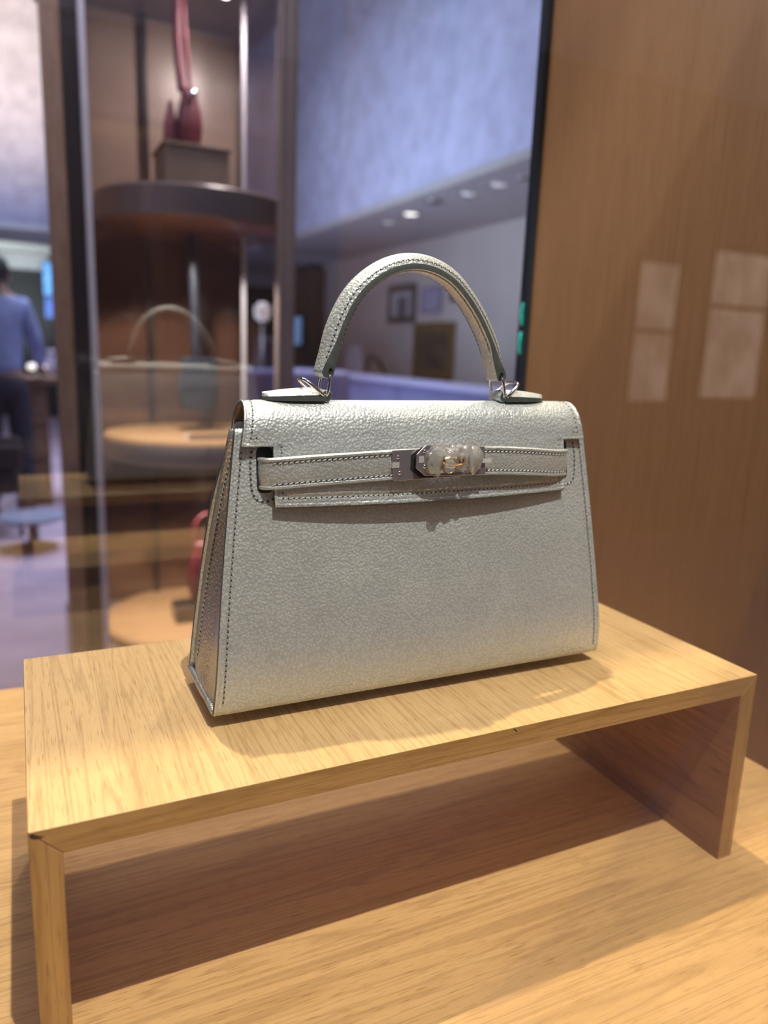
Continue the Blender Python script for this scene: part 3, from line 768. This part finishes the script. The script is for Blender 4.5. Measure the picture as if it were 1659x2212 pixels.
# ---- leather tabs that hold the rings
def tab(xl, xt, lift):
    """xl: x of the loop end, xt: x of the pointed tip"""
    n = 18; up = []; sgn = 1 if xt > xl else -1; Ls = abs(xt-xl)
    for k in range(n+1):
        t = k/n; wdt = 0.56*(1 if t < .35 else sqrt(max(0, 1-((t-.35)/.65)**2.2)))+0.015
        up.append((xl+sgn*t*Ls, wdt, t))
    v = []; f = []; mi = []
    prof = [(-1, 0.0), (-1, .27), (-.6, .46), (0, .58), (.6, .52), (1, .30), (1, 0.0)]
    m = len(prof)
    for (x, wd, t) in up:
        zb = 12.755+lift*t-0.05*t
        th = lerp(1.05, .62, t**2)
        for (c, h) in prof:
            yy = 7.1+c*wd; base = zb
            v.append((x, yy, base+h*th*(0.9)))
    for i in range(n):
        for j in range(m):
            k = (j+1) % m; f.append((i*m+j, i*m+k, (i+1)*m+k, (i+1)*m+j)); mi.append(1 if j in (0, m-2, m-1) else 0)
    f += [tuple(range(m)), tuple(n*m+j for j in range(m))]; mi += [1, 1]
    o = bmesh_obj('ring_tab', v, f, [SILVER_FINE, EDGE], mi); fixn(o)
    e = o.modifiers.new('es', 'EDGE_SPLIT'); e.split_angle = radians(40)
    # rolled loop
    vv = []; ff = []; mm = []; sg = 22; cx = xl-sgn*0.10; cz = 12.98; r = 0.245
    for (y, rr) in ((-.50, r*.9), (-.46, r), (.46, r), (.50, r*.9)):
        for k in range(sg): a = 2*pi*k/sg; vv.append((cx+rr*cos(a), 7.1+y, cz+rr*sin(a)))
    for i in range(3):
        for k in range(sg): k2 = (k+1) % sg; ff.append((i*sg+k, i*sg+k2, (i+1)*sg+k2, (i+1)*sg+k)); mm.append(0)
    ff += [tuple(range(sg)), tuple(3*sg+k for k in range(sg))]; mm += [1, 1]
    lo = bmesh_obj('loop', vv, ff, [SILVER_FINE, EDGE], mm, parent=o); fixn(lo)
    lo.modifiers.new('es', 'EDGE_SPLIT').split_angle = radians(40)
    tp = [warp((x, 7.1-max(0.02, wd-.16), 12.755+lift*t-.05*t+0.315*lerp(1.05, .62, t**2))) for (x, wd, t) in up[2:-1]]
    stitches('tab_stitching', tp, Vector((0, 0, 1)), o, hole=0.04)
    return o
tab(11.95, 9.38, 0.06); tab(21.2, 23.75, 0.06)

# the bag stands on its metal feet, a few millimetres above the riser
KB = 0.035
cl = Vector((0.52429, -23.00492, 14.84219))*CM
bag.location = cl+(bag.location-cl)*(1-KB); bag.scale = (1-KB,)*3

# ================================================================== VITRINE BEHIND
VW = wood('vitrine_wood', (0.32, 0.21, 0.15), (0.26, 0.165, 0.11), (0.6, 0.5, 0.4), 2, 0.35, 0.3)
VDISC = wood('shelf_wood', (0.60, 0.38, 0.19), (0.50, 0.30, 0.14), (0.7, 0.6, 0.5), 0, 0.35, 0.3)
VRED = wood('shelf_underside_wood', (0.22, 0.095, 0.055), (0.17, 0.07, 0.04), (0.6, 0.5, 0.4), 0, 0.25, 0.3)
VRIM = plain('grey_brown_rim', (0.22, 0.18, 0.17), 0.35, mottle=0.08, msc=8)
VPANEL = plain('hazy_back_panel', (0.42, 0.31, 0.25), 0.3, mottle=0.08, msc=6)  # brown panel lightened to carry the lit compartment's glass haze
VBROWN = plain('brown_mirror_panel', (0.10, 0.05, 0.032), 0.12, 0.0, 1.0, mottle=0.2, msc=8)
DKSTRIP = plain('dark_bronze', (0.045, 0.040, 0.042), 0.3, 0.6)
ALU = plain('brushed_aluminium', (0.62, 0.61, 0.68), 0.45, 0.25)
VX, VY = 36.0, 145.0
vit = thing('glass_vitrine', (VX, VY, -110), 'tall glass vitrine with round wooden shelves and dark wooden posts behind the display case', 'showcase')
box('base_cabinet', (8, 122, -110), (56, 170, -48.2), VRIM, vit, 1.0)
lathe('base_shelf', [(20.5, -48.1), (21.5, -47.6), (21.5, -46.6), (20.9, -46)], VX, VY, [VDISC], vit, 48)
lathe('middle_shelf', [(19.4, -9.2), (20.2, -8.4), (20.2, -4.8), (19.6, -4.0)], VX, VY, [VDISC, VRIM], vit, 48, midx=[1, 1, 0])
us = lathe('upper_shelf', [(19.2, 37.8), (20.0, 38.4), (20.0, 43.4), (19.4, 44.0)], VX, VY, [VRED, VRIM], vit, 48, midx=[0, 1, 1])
box('wooden_post', (7.0, 124, -110), (10.0, 130, 150), VW, vit, 0.2)
box('dark_post', (10.02, 123.6, -110), (12.6, 130, 150), DKSTRIP, vit, 0.2)
box('metal_trim', (12.62, 124, -110), (13.9, 126, 150), ALU, vit, 0.1)
box('metal_trim', (47.6, 124, -110), (49.2, 126.5, 150), VRIM, vit, 0.1)
box('dark_post', (49.22, 123.6, -110), (50.8, 130, 150), VRIM, vit, 0.2)
box('metal_trim', (46.0, 145, -48), (46.8, 146, 150), ALU, vit, 0.1)
box('rear_post', (28.6, 163.0, -48), (29.8, 164.4, 84), DKSTRIP, vit, 0.1)
box('upper_back_panel', (14.5, 165, 44.5), (51.2, 167, 84), VPANEL, vit, 0.2)
box('lower_back_panel', (14.5, 165, -48), (51.2, 167, 44.3), VBROWN, vit, 0.2)
box('left_side_panel', (12.0, 131, -48), (12.6, 164.5, 84), VPANEL, vit)
box('top_panel', (8, 122, 84), (56, 170, 92), VRIM, vit, 0.3)
box('glass_pane', (13.95, 124.6, -47.9), (47.5, 124.9, 83.8), GLASS_V, vit)
box('glass_pane', (50.0, 131, -47.9), (50.3, 164.5, 83.8), GLASS_V, vit)
HOT = plain('lit_lamp_face', (1, 1, 1), 0.4, emit=(1.0, 0.95, 0.88), est=14)
HOTW = plain('lit_warm_lamp_face', (1, 1, 1), 0.4, emit=(1.0, 0.93, 0.85), est=3.5)
CHROME = plain('lamp_ring_metal', (0.55, 0.54, 0.52), 0.3, 0.9)
def downlight(name, x, y, z, r, label, group, lit=True, big=None):
    t = thing(name, (x, y, z), label, 'downlight', group)
    lathe('trim_ring', [(r*.72, z-.02*r), (r, z-.10*r), (r*1.05, z-0.01*r), (r*.72, z+.0)], x, y, CHROME, t, 24)
    lathe('lamp_face', [(0.001, z-.05*r), (r*.5, z-.07*r), (r*.72, z-.03*r)], x, y, big or (HOT if lit else DKSTRIP), t, 24)
    return t
for x, y, wd_ in ((22.5, 140, 'leftmost'), (28.9, 143, 'second from left'), (36.6, 145, 'third from left'), (42.9, 146, 'rightmost')):
    downlight('downlight', x, y, 84, 1.1, wd_+' of the tiny lit downlights in the vitrine ceiling', 'downlights in the vitrine ceiling')
spot('vitrine_lamp_upper', (45, 133, 83), (33, 152, 50), 13, (1, .84, .74), 140, 4, 1.0)
spot('vitrine_lamp_middle', (30, 130, 37.5), (35, 138, -4), 22, (1, .88, .70), 120, 1)
spot('vitrine_lamp_lower', (30, 138, -9.6), (33, 136, -46), 13, (1, .86, .68), 120, 1)

KH = plain('beige_block', (0.22, 0.17, 0.125), 0.6, mottle=0.08, msc=20)
RED = plain('red_leather', (0.20, 0.025, 0.05), 0.4, mottle=0.15, msc=40)
RED2 = plain('dark_red_leather', (0.12, 0.012, 0.022), 0.45, mottle=0.15, msc=40)
PINK = plain('crimson_strap_leather', (0.17, 0.03, 0.055), 0.5, mottle=0.1, msc=40)
NAVY = plain('dark_navy_leather', (0.022, 0.028, 0.042), 0.45, mottle=0.1, msc=40)
t = thing('display_block', (34.8, 143, 44), 'low beige display block on the top round shelf of the vitrine', 'display block')
box('block', (28.6, 137, 44.02), (41.2, 150, 52.6), KH, t, 0.25); box('lip', (28.2, 136.6, 52.62), (41.6, 150.4, 53.2), KH, t, 0.1)
t = thing('red_pouch', (34, 142, 53.2), 'small red leather pouch with a tall crimson strap on the beige block', 'pouch')
def pouch(name, cx, cy, z0, z1, wx, wy, mat, parent, taper=.7):
    v = []; f = []; n = 14; m = 20
    for i in range(n+1):
        t_ = i/n; z = lerp(z0, z1, t_); k = (0.80+0.28*sin(pi*min(1, t_*1.15)))*lerp(1, taper, t_**2)
        for j in range(m):
            a = 2*pi*j/m; ca, sa = cos(a), sin(a)
            v.append((cx+wx*k*abs(ca)**.7*(1 if ca > 0 else -1), cy+wy*k*abs(sa)**.7*(1 if sa > 0 else -1), z))
    for i in range(n):
        for j in range(m): j2 = (j+1) % m; f.append((i*m+j, i*m+j2, (i+1)*m+j2, (i+1)*m+j))
    f += [tuple(range(m-1, -1, -1)), tuple(n*m+j for j in range(m))]
    return fixn(mesh(name, v, f, mat, parent))
pouch('body', 34.4, 142, 53.22, 64.2, 2.4, 1.6, RED2, t, .8)
pouch('side_flap', 30.9, 143, 53.22, 62, 1.5, 1.0, PINK, t, .3)
ellipsoid('clasp', (34.8, 140.2, 63.2), (0.8, 0.35, 0.8), STEEL, t, 14, 8)
tube('strap', smoothpath([(33.0, 142, 63.8), (32.5, 142.4, 70), (32.4, 142.6, 78), (32.6, 142.8, 83.9)], 6), 0.85, PINK, t, seg=8)
tube('strap', smoothpath([(34.6, 142, 64), (34.4, 142.6, 69), (33.9, 142.8, 77), (33.6, 143, 83.9)], 6), 0.45, RED, t, seg=8)
t = thing('hanging_navy_bag', (36, 146, 37.7), 'dark navy bag hanging on a black strap between the vitrine shelves', 'bag')
tube('strap', smoothpath([(35.3, 146, 37.7), (35.6, 146, 30), (35.8, 146, 20), (35.9, 146, 11.5)], 4), [1.0]*13, NAVY, t, seg=8)
pouch('body', 36.2, 146, 0.6, 11.8, 4.2, 1.7, NAVY, t, .92)
box('flap_cover', (32.3, 143.9, 5.6), (40.1, 144.3, 12.2), NAVY, t, 0.3)
t = thing('metal_tray', (36.5, 133, -4), 'flat metal tray lying on the middle round shelf', 'tray')
box('tray_base', (31, 130.5, -3.98), (40.5, 136.5, -3.6), ALU, t, 0.1); box('tray_rim', (31, 130.3, -3.6), (40.5, 130.6, -2.9), CHROME, t, 0.05)
t = thing('red_handbag', (37, 142, -46), 'upright dark red bag on the lowest vitrine shelf', 'bag')
pouch('body', 36.9, 142, -42.2, -28.4, 4.2, 2.0, RED2, t, .85)
box('dark_stand', (29.3, 138.5, -45.98), (42, 145, -42.3), DKSTRIP, t, 0.3)
tube('handle', smoothpath([(34, 142, -28.6), (34.6, 142, -24), (37, 142, -22), (39.4, 142, -24), (40, 142, -28.6)], 5), 0.4, RED2, t, seg=8)

# ================================================================== SHOP BEYOND
# soffit downlights
for k, (x, y, r, lit, lab) in enumerate((
        (354, 667, 9, 2, 'brightest of the round downlights in the grey soffit'),
        (342, 598, 9, 0, 'dark unlit downlight next to the brightest one in the soffit'),
        (350, 555, 8, 1, 'dim downlight right of the dark unlit one in the soffit'),
        (351, 511, 8, 1, 'dim downlight second nearest to the oak side wall'),
        (355, 484, 6, 0, 'small dark downlight nearest to the oak side wall'),
        (358, 725, 8, 1, 'faint downlight just left of the brightest one in the soffit'),
        (351, 832, 8, 0, 'dark downlight farthest to the left in the soffit'))):
    downlight('downlight', x, y, 147, r, lab, None, False, HOTW if lit == 2 else (plain('dim_lamp_face_%d' % k, (1, 1, 1), .4, emit=(1, .95, .9), est=.45) if lit else None))
def framed(name, y0, y1, z0, z1, fw, fm, inner, label, extra=None):
    t = thing(name, (449, (y0+y1)/2, z0), label, 'picture')
    x0, x1 = 445.5, 449.8
    o = None
    for (a, b) in (((x0, y0, z0), (x1, y1, z0+fw)), ((x0, y0, z1-fw), (x1, y1, z1)), ((x0, y0, z0+fw), (x1, y0+fw, z1-fw)), ((x0, y1-fw, z0+fw), (x1, y1, z1-fw))):
        box('frame_rail', a, b, fm, t, 0.4)
    box('picture', (x0+1.8, y0+fw, z0+fw), (x1, y1-fw, z1-fw), inner, t)
    if extra: extra(t, x0)
    return t
DGR = plain('dark_grey_frame', (0.085, 0.082, 0.095), 0.4); MATB = plain('pale_picture_mount', (0.6, 0.6, 0.62), 0.6)
PICG = plain('grey_print', (0.17, 0.17, 0.18), 0.6, mottle=0.4, msc=14)
GOLDF = plain('old_gold_frame', (0.24, 0.15, 0.055), 0.4, 0.3, mottle=0.2, msc=20)
PAINT = plain('dark_landscape_painting', (0.075, 0.085, 0.06), 0.5, mottle=0.7, msc=6)
framed('framed_print', 828, 903, 52, 99, 8, DGR, MATB, 'dark grey framed print with pale mount on the pink wall, left picture',
       lambda t, x: box('print', (x+1.2, 850, 60), (x+1.9, 876, 84), PICG, t))
framed('framed_painting', 730, 826, -15, 51, 11, GOLDF, PAINT, 'gold framed dark landscape painting leaning low against the pink wall')
framed('small_pale_print', 764, 811, 62, 92, 3, plain('lilac_frame', (0.36, 0.33, 0.45), .5), plain('lilac_paper', (0.50, 0.47, 0.62), .6), 'small pale lilac print above the gold framed painting')
framed('small_red_frame', 716, 742, 73, 89, 3, plain('dull_red_frame', (0.13, 0.05, 0.06), .5), plain('dull_red_print', (0.20, 0.09, 0.10), .6), 'small dull red frame on the pink wall nearest the handle of the bag')
# wooden cabinet with a lit screen and dried flowers
CABW = wood('cabinet_wood', (0.26, 0.16, 0.10), (0.20, 0.12, 0.075), (0.6, .5, .4), 2, .5, .05)
t = thing('wall_cabinet', (440, 1215, -110), 'tall brown wooden cabinet at the far end of the pink wall', 'cabinet')
box('carcass', (424, 1140, -109.9), (449.8, 1290, 139), CABW, t, 1.0); box('door', (421.5, 1145, -100), (424, 1213, 130), CABW, t, .5); box('door', (421.5, 1217, -100), (424, 1285, 130), CABW, t, .5)
for y in (1208, 1220): box('handle', (419, y, 0), (421.4, y+2, 22), CHROME, t)
SCR = plain('lit_blue_screen', (0.1, 0.2, 0.4), .3, emit=(0.30, 0.50, 0.95), est=.55, mottle=.3, msc=4)
t = thing('blue_screen', (418, 1170, 20), 'small glowing blue screen on the brown cabinet at the far end', 'screen')
box('bezel', (415, 1150, 18), (419, 1212, 68), DKSTRIP, t, .5); box('display', (414.6, 1153, 21), (415, 1209, 65), SCR, t)
t = thing('dried_bouquet', (430, 1130, 139), 'bouquet of orange dried flowers on top of the brown cabinet', 'flowers')
lathe('vase', [(4, 139.1), (8, 142), (9, 148), (5, 153), (6, 155)], 436, 1165, VRIM, t, 20)
ORN = plain('orange_dried_flower', (0.36, 0.19, 0.11), .8, mottle=.3, msc=10)
for k in range(16):
    a = random.uniform(0, 6.28); r = random.uniform(2, 15)
    ellipsoid('flower', (430+r*cos(a)*.5-2, 1165+r*1.8*sin(a), 164+random.uniform(-8, 10)), (4.5, 7, 4.5), ORN, t, 10, 6)
# long low counter
t = thing('long_counter', (350, 560, -110), 'long low lavender counter running along the pink wall behind the handbag', 'counter')
box('front_panel', (334, 180, -110), (338, 1120, -15.2), LAVC, t, .5); box('counter_top', (330, 178, -15), (385, 1122, -11.5), plain('lavender_counter_top', (0.48, 0.48, 0.72), .5), t, .5)
box('rear_panel', (380, 182, -110), (384, 1118, -15.2), LAVC, t, .5)
for k in range(5): box('panel_joint', (333.6, 300+k*170, -109), (334, 301.5+k*170, -16), DGR, t)
t = thing('pale_chair', (400, 880, -110), 'pale grey upholstered chair behind the lavender counter', 'chair')
PALE = plain('pale_grey_fabric', (0.42, 0.37, 0.40), .8)
pouch('backrest', 402, 905, -60, 22, 6, 30, PALE, t, .9); box('seat', (392, 872, -68), (440, 938, -58), PALE, t, 3)
for dx in (396, 434):
    for dy in (878, 930): box('leg', (dx, dy, -109.9), (dx+4, dy+4, -68), DKSTRIP, t)
tube('armrest', smoothpath([(402, 872, -30), (404, 862, 8), (420, 858, -4), (436, 862, -34)], 4), 2.5, DKSTRIP, t)

# left part of the shop
t = thing('blue_light_sign', (42, 1350, 60), 'tall glowing blue sign against the dark rear wall', 'sign')
BLU = plain('lit_blue_sign', (0.1, .3, .8), .4, emit=(0.22, 0.56, 1.0), est=1.15, mottle=.2, msc=4)
BLU2 = plain('lit_deep_blue_sign', (0.1, .2, .6), .4, emit=(0.12, 0.25, 0.75), est=.8, mottle=.2, msc=4)
box('sign_frame', (45, 1346, -110), (62, 1352, 136), DARKW, t, .5)
box('upper_screen', (46.5, 1345, 84), (60, 1346, 134), BLU, t, .4); box('lower_screen', (47, 1345, 48), (59, 1346, 80), BLU2, t, .4)
DESK = wood('desk_wood', (0.24, 0.14, 0.09), (0.18, 0.10, 0.06), (.6, .5, .4), 2, .5, .1)
t = thing('service_desk', (22, 618, -110), 'brown wooden service desk in front of the person', 'desk')
box('pedestal', (5.5, 598, -109.9), (20, 640, -18), DESK, t, .5); box('pedestal', (40, 598, -109.9), (54, 640, -18), DESK, t, .5)
box('desk_top', (2, 594, -17.9), (58, 646, -13.5), DESK, t, .5)
for k in range(3): 
    d = box('drawer', (7, 596.2, -100+k*26), (18.5, 598, -77+k*26), DESK, t, .3); box('knob', (12, 595.2, -89+k*26), (13.5, 596.1, -87.5+k*26), CHROME, d)
t = thing('desk_lamp', (14, 629, -13.4), 'small glowing white bowl lamp on the service desk', 'lamp')
lathe('lamp_foot', [(3.2, -13.4), (3.2, -12.6), (1, -12), (1, -9.5)], 14, 629, CHROME, t, 20)
lathe('lamp_bowl', [(1.5, -9.4), (6.2, -8.4), (6.6, -6), (5, -4.2), (0.01, -3.6)], 14, 629, plain('lit_lamp_bowl', (1, .95, .9), .5, emit=(1, .93, .84), est=1.7), t, 24)
t = thing('pale_vase', (25, 634, -13.4), 'pale lilac vase behind the glowing bowl lamp', 'vase')
lathe('body', [(2.5, -13.4), (4.4, -10), (4.6, -3), (2.8, 3), (3.2, 6)], 25, 634, plain('lilac_ceramic', (0.50, 0.48, 0.66), .4), t, 20)
lathe('rim', [(3.2, 6.02), (3.5, 6.4), (3.0, 6.8)], 25, 634, ALU, t, 20)
t = thing('dark_armchair', (-20, 518, -110), 'dark upholstered armchair at the left edge in front of the desk', 'armchair')
DKF = plain('dark_plum_fabric', (0.030, 0.016, 0.020), .8, mottle=.2, msc=10)
box('seat', (-44, 495, -82), (-2, 540, -66), DKF, t, 4); box('backrest', (-44, 495, -66), (-36, 540, -28), DKF, t, 3)
box('armrest', (-44, 493, -66), (0, 500, -50), DKF, t, 2.5); box('armrest', (-44, 535, -66), (0, 542, -50), DKF, t, 2.5)
for dx in (-42, -4):
    for dy in (498, 532): box('leg', (dx, dy, -109.9), (dx+3, dy+3, -82), DKSTRIP, t)
t = thing('round_low_table', (4, 468, -110), 'round low table with a pale grey top on the mauve carpet', 'table')
lathe('table_top', [(18, -92), (19.5, -91), (19.5, -90), (19, -89.4)], 4, 468, plain('pale_blue_grey_top', (0.30, 0.33, 0.44), .4), t, 40)
lathe('pedestal', [(13, -109.9), (13, -108.5), (3, -107), (3, -92.1)], 4, 468, DESK, t, 24)
t = thing('globe_lamp', (108, 480, -110), 'warm white globe lamp on a thin stand seen through the right side of the vitrine', 'lamp')
lathe('foot', [(14, -109.9), (14, -108), (2, -106)], 150, 480, DKSTRIP, t, 24)
tube('stem', [(150, 480, -106), (150, 480, 30)], 1.2, CHROME, t)
ellipsoid('globe', (150, 480, 38), (5.5, 5.5, 6.5), plain('lit_globe', (1, .9, .8), .5, emit=(1, .80, .62), est=1.0), t, 20, 12)
t = thing('dark_mannequin', (150, 470, -110), 'dark clothed display mannequin torso on a stand behind the globe lamp', 'mannequin')
pouch('torso', 166, 520, -45, 22, 13, 8, NAVY, t, .75); tube('stand', [(166, 520, -109), (166, 520, -45)], 2, CHROME, t)
lathe('foot', [(16, -109.9), (16, -108), (2, -107)], 166, 520, DKSTRIP, t, 24)
t = thing('lilac_sofa', (150, 420, -110), 'lilac low sofa seen through the right side of the vitrine', 'sofa')
LILF = plain('lilac_fabric', (0.40, 0.38, 0.58), .8, mottle=.06, msc=8)
box('seat', (120, 392, -92), (196, 440, -66), LILF, t, 4); box('backrest', (120, 432, -66), (196, 446, 2), LILF, t, 4)
box('armrest', (112, 392, -92), (121, 446, -44), LILF, t, 3); box('armrest', (195, 392, -92), (204, 446, -44), LILF, t, 3)
for dx in (116, 196):
    for dy in (396, 440): box('leg', (dx, dy, -109.9), (dx+3, dy+3, -92), DKSTRIP, t)

# ================================================================== PERSON (seen from behind, at the desk)
SKIN = plain('skin', (0.36, 0.22, 0.16), .6); SHIRT = plain('blue_shirt', (0.26, 0.32, 0.56), .8, mottle=.12, msc=12)
TROU = plain('navy_trousers', (0.018, 0.018, 0.035), .8); HAIR = plain('black_hair', (0.012, 0.010, 0.010), .5); SHOE = plain('black_shoe', (0.015, 0.013, 0.013), .4)
ps = thing('person', (-9, 572, -110), 'person in a blue shirt and navy trousers standing at the desk, back turned', 'person')
def skin_mesh(name, V, E, R, mat, parent, root=0, sub=2):
    off = root_loc(parent)
    me = bpy.data.meshes.new(name); me.from_pydata([tuple(Vector(v)*CM-off) for v in V], E, []); me.materials.append(mat)
    o = bpy.data.objects.new(name, me); COL.objects.link(o); o.parent = parent
    sk = o.modifiers.new('skin', 'SKIN'); sk.use_smooth_shade = True
    lay = me.skin_vertices[0] if me.skin_vertices else None
    if lay is None:
        bm = bmesh.new(); bm.from_mesh(me); bm.verts.layers.skin.verify(); bm.to_mesh(me); bm.free(); lay = me.skin_vertices[0]
    for i, r in enumerate(R):
        rr = (r, r) if not isinstance(r, tuple) else r
        lay.data[i].radius = (rr[0]*CM, rr[1]*CM); lay.data[i].use_root = (i == root)
    ss = o.modifiers.new('sub', 'SUBSURF'); ss.levels = sub; ss.render_levels = sub
    return o
X0, Y0 = -9.0, 572.0
V = [(X0, Y0, -14), (X0, Y0+1, 2), (X0, Y0+1, 20), (X0, Y0, 36), (X0, Y0+1, 46), (X0, Y0+3, 53), (X0, Y0+4, 63),      # 0 pelvis..6 head top
     (X0+9, Y0, -22), (X0+10, Y0+1, -60), (X0+11, Y0-2, -101), (X0+11.5, Y0+12, -106),                                   # right leg 7-10
     (X0-9, Y0, -22), (X0-10, Y0+1, -60), (X0-11, Y0-2, -101), (X0-11.5, Y0+12, -106),                                   # left leg 11-14
     (X0+15, Y0, 37), (X0+22, Y0+4, 12), (X0+25, Y0+24, -5), (X0+26, Y0+33, -8),                                         # right arm 15-18
     (X0-15, Y0, 37), (X0-22, Y0+4, 12), (X0-20, Y0+24, -5), (X0-19, Y0+33, -8)]
E_ = [(0, 1), (1, 2), (2, 3), (3, 4), (4, 5), (5, 6), (0, 7), (7, 8), (8, 9), (9, 10), (0, 11), (11, 12), (12, 13), (13, 14), (3, 15), (15, 16), (16, 17), (17, 18), (3, 19), (19, 20), (20, 21), (21, 22)]
R_ = [(13, 9), (12, 8.5), (14, 9.5), (13, 9), 5.2, (7.2, 8.5), (6.2, 7.5), 8.2, 5.6, 3.6, (3.4, 2.8), 8.2, 5.6, 3.6, (3.4, 2.8), 5.2, 4.2, 3.0, (3.6, 1.8), 5.2, 4.2, 3.0, (3.6, 1.8)]
for hb, s in ((18, 1), (22, -1)):
    b = Vector(V[hb])
    for k, (dx, ln) in enumerate(((-2.6, 6.4), (-0.9, 7.4), (0.9, 7.0), (2.6, 5.6))):
        i = len(V); V += [tuple(b+Vector((dx, 4.2, 0))), tuple(b+Vector((dx*1.15, 4.2+ln*.55, -.6))), tuple(b+Vector((dx*1.2, 4.2+ln, -1.8)))]
        E_ += [(hb, i), (i, i+1), (i+1, i+2)]; R_ += [0.95, 0.85, 0.7]
    i = len(V); V += [tuple(b+Vector((-s*3.6, 0.5, -.2))), tuple(b+Vector((-s*5.6, 3.6, -.8)))]; E_ += [(hb, i), (i, i+1)]; R_ += [1.1, 0.85]
skin_mesh('body', V, E_, R_, SKIN, ps)
skin_mesh('shirt', [(X0, Y0, -13), (X0, Y0+1, 2), (X0, Y0+1, 20), (X0, Y0, 36), (X0, Y0+.6, 42), (X0+15.5, Y0, 37), (X0+22.3, Y0+4, 12), (X0+25, Y0+22, -3.5), (X0-15.5, Y0, 37), (X0-22.3, Y0+4, 12), (X0-20, Y0+22, -3.5)],
          [(0, 1), (1, 2), (2, 3), (3, 4), (3, 5), (5, 6), (6, 7), (3, 8), (8, 9), (9, 10)], [(15, 11), (14.5, 10.5), (16, 11.5), (15, 10.5), 6.6, 6.8, 5.8, 4.6, 6.8, 5.8, 4.6], SHIRT, ps)
skin_mesh('trousers', [(X0, Y0, -13), (X0+9, Y0, -24), (X0+10, Y0+1, -60), (X0+11, Y0-2, -102), (X0-9, Y0, -24), (X0-10, Y0+1, -60), (X0-11, Y0-2, -102), (X0, Y0, -7)],
          [(0, 7), (0, 1), (1, 2), (2, 3), (0, 4), (4, 5), (5, 6)], [(14.5, 10.5), 9.6, 7.6, 6.0, 9.6, 7.6, 6.0, (13.6, 10)], TROU, ps)
ellipsoid('hair', (X0, Y0+1.6, 60), (8.6, 9.6, 10.6), HAIR, ps, 20, 14, lambda d: 1.0 if not (d.y > .35 and d.z < .35) else 0.80)
ellipsoid('nose', (X0, Y0+12.6, 55.5), (1.2, 1.8, 2.2), SKIN, ps, 10, 8)
for s in (-1, 1):
    ellipsoid('ear', (X0+s*7.9, Y0+3, 55), (1.0, 2.0, 3.2), SKIN, ps, 12, 8)
    ellipsoid('shoe', (X0+s*11.5, Y0+5, -106.6), (4.6, 13, 3.4), SHOE, ps, 16, 8)
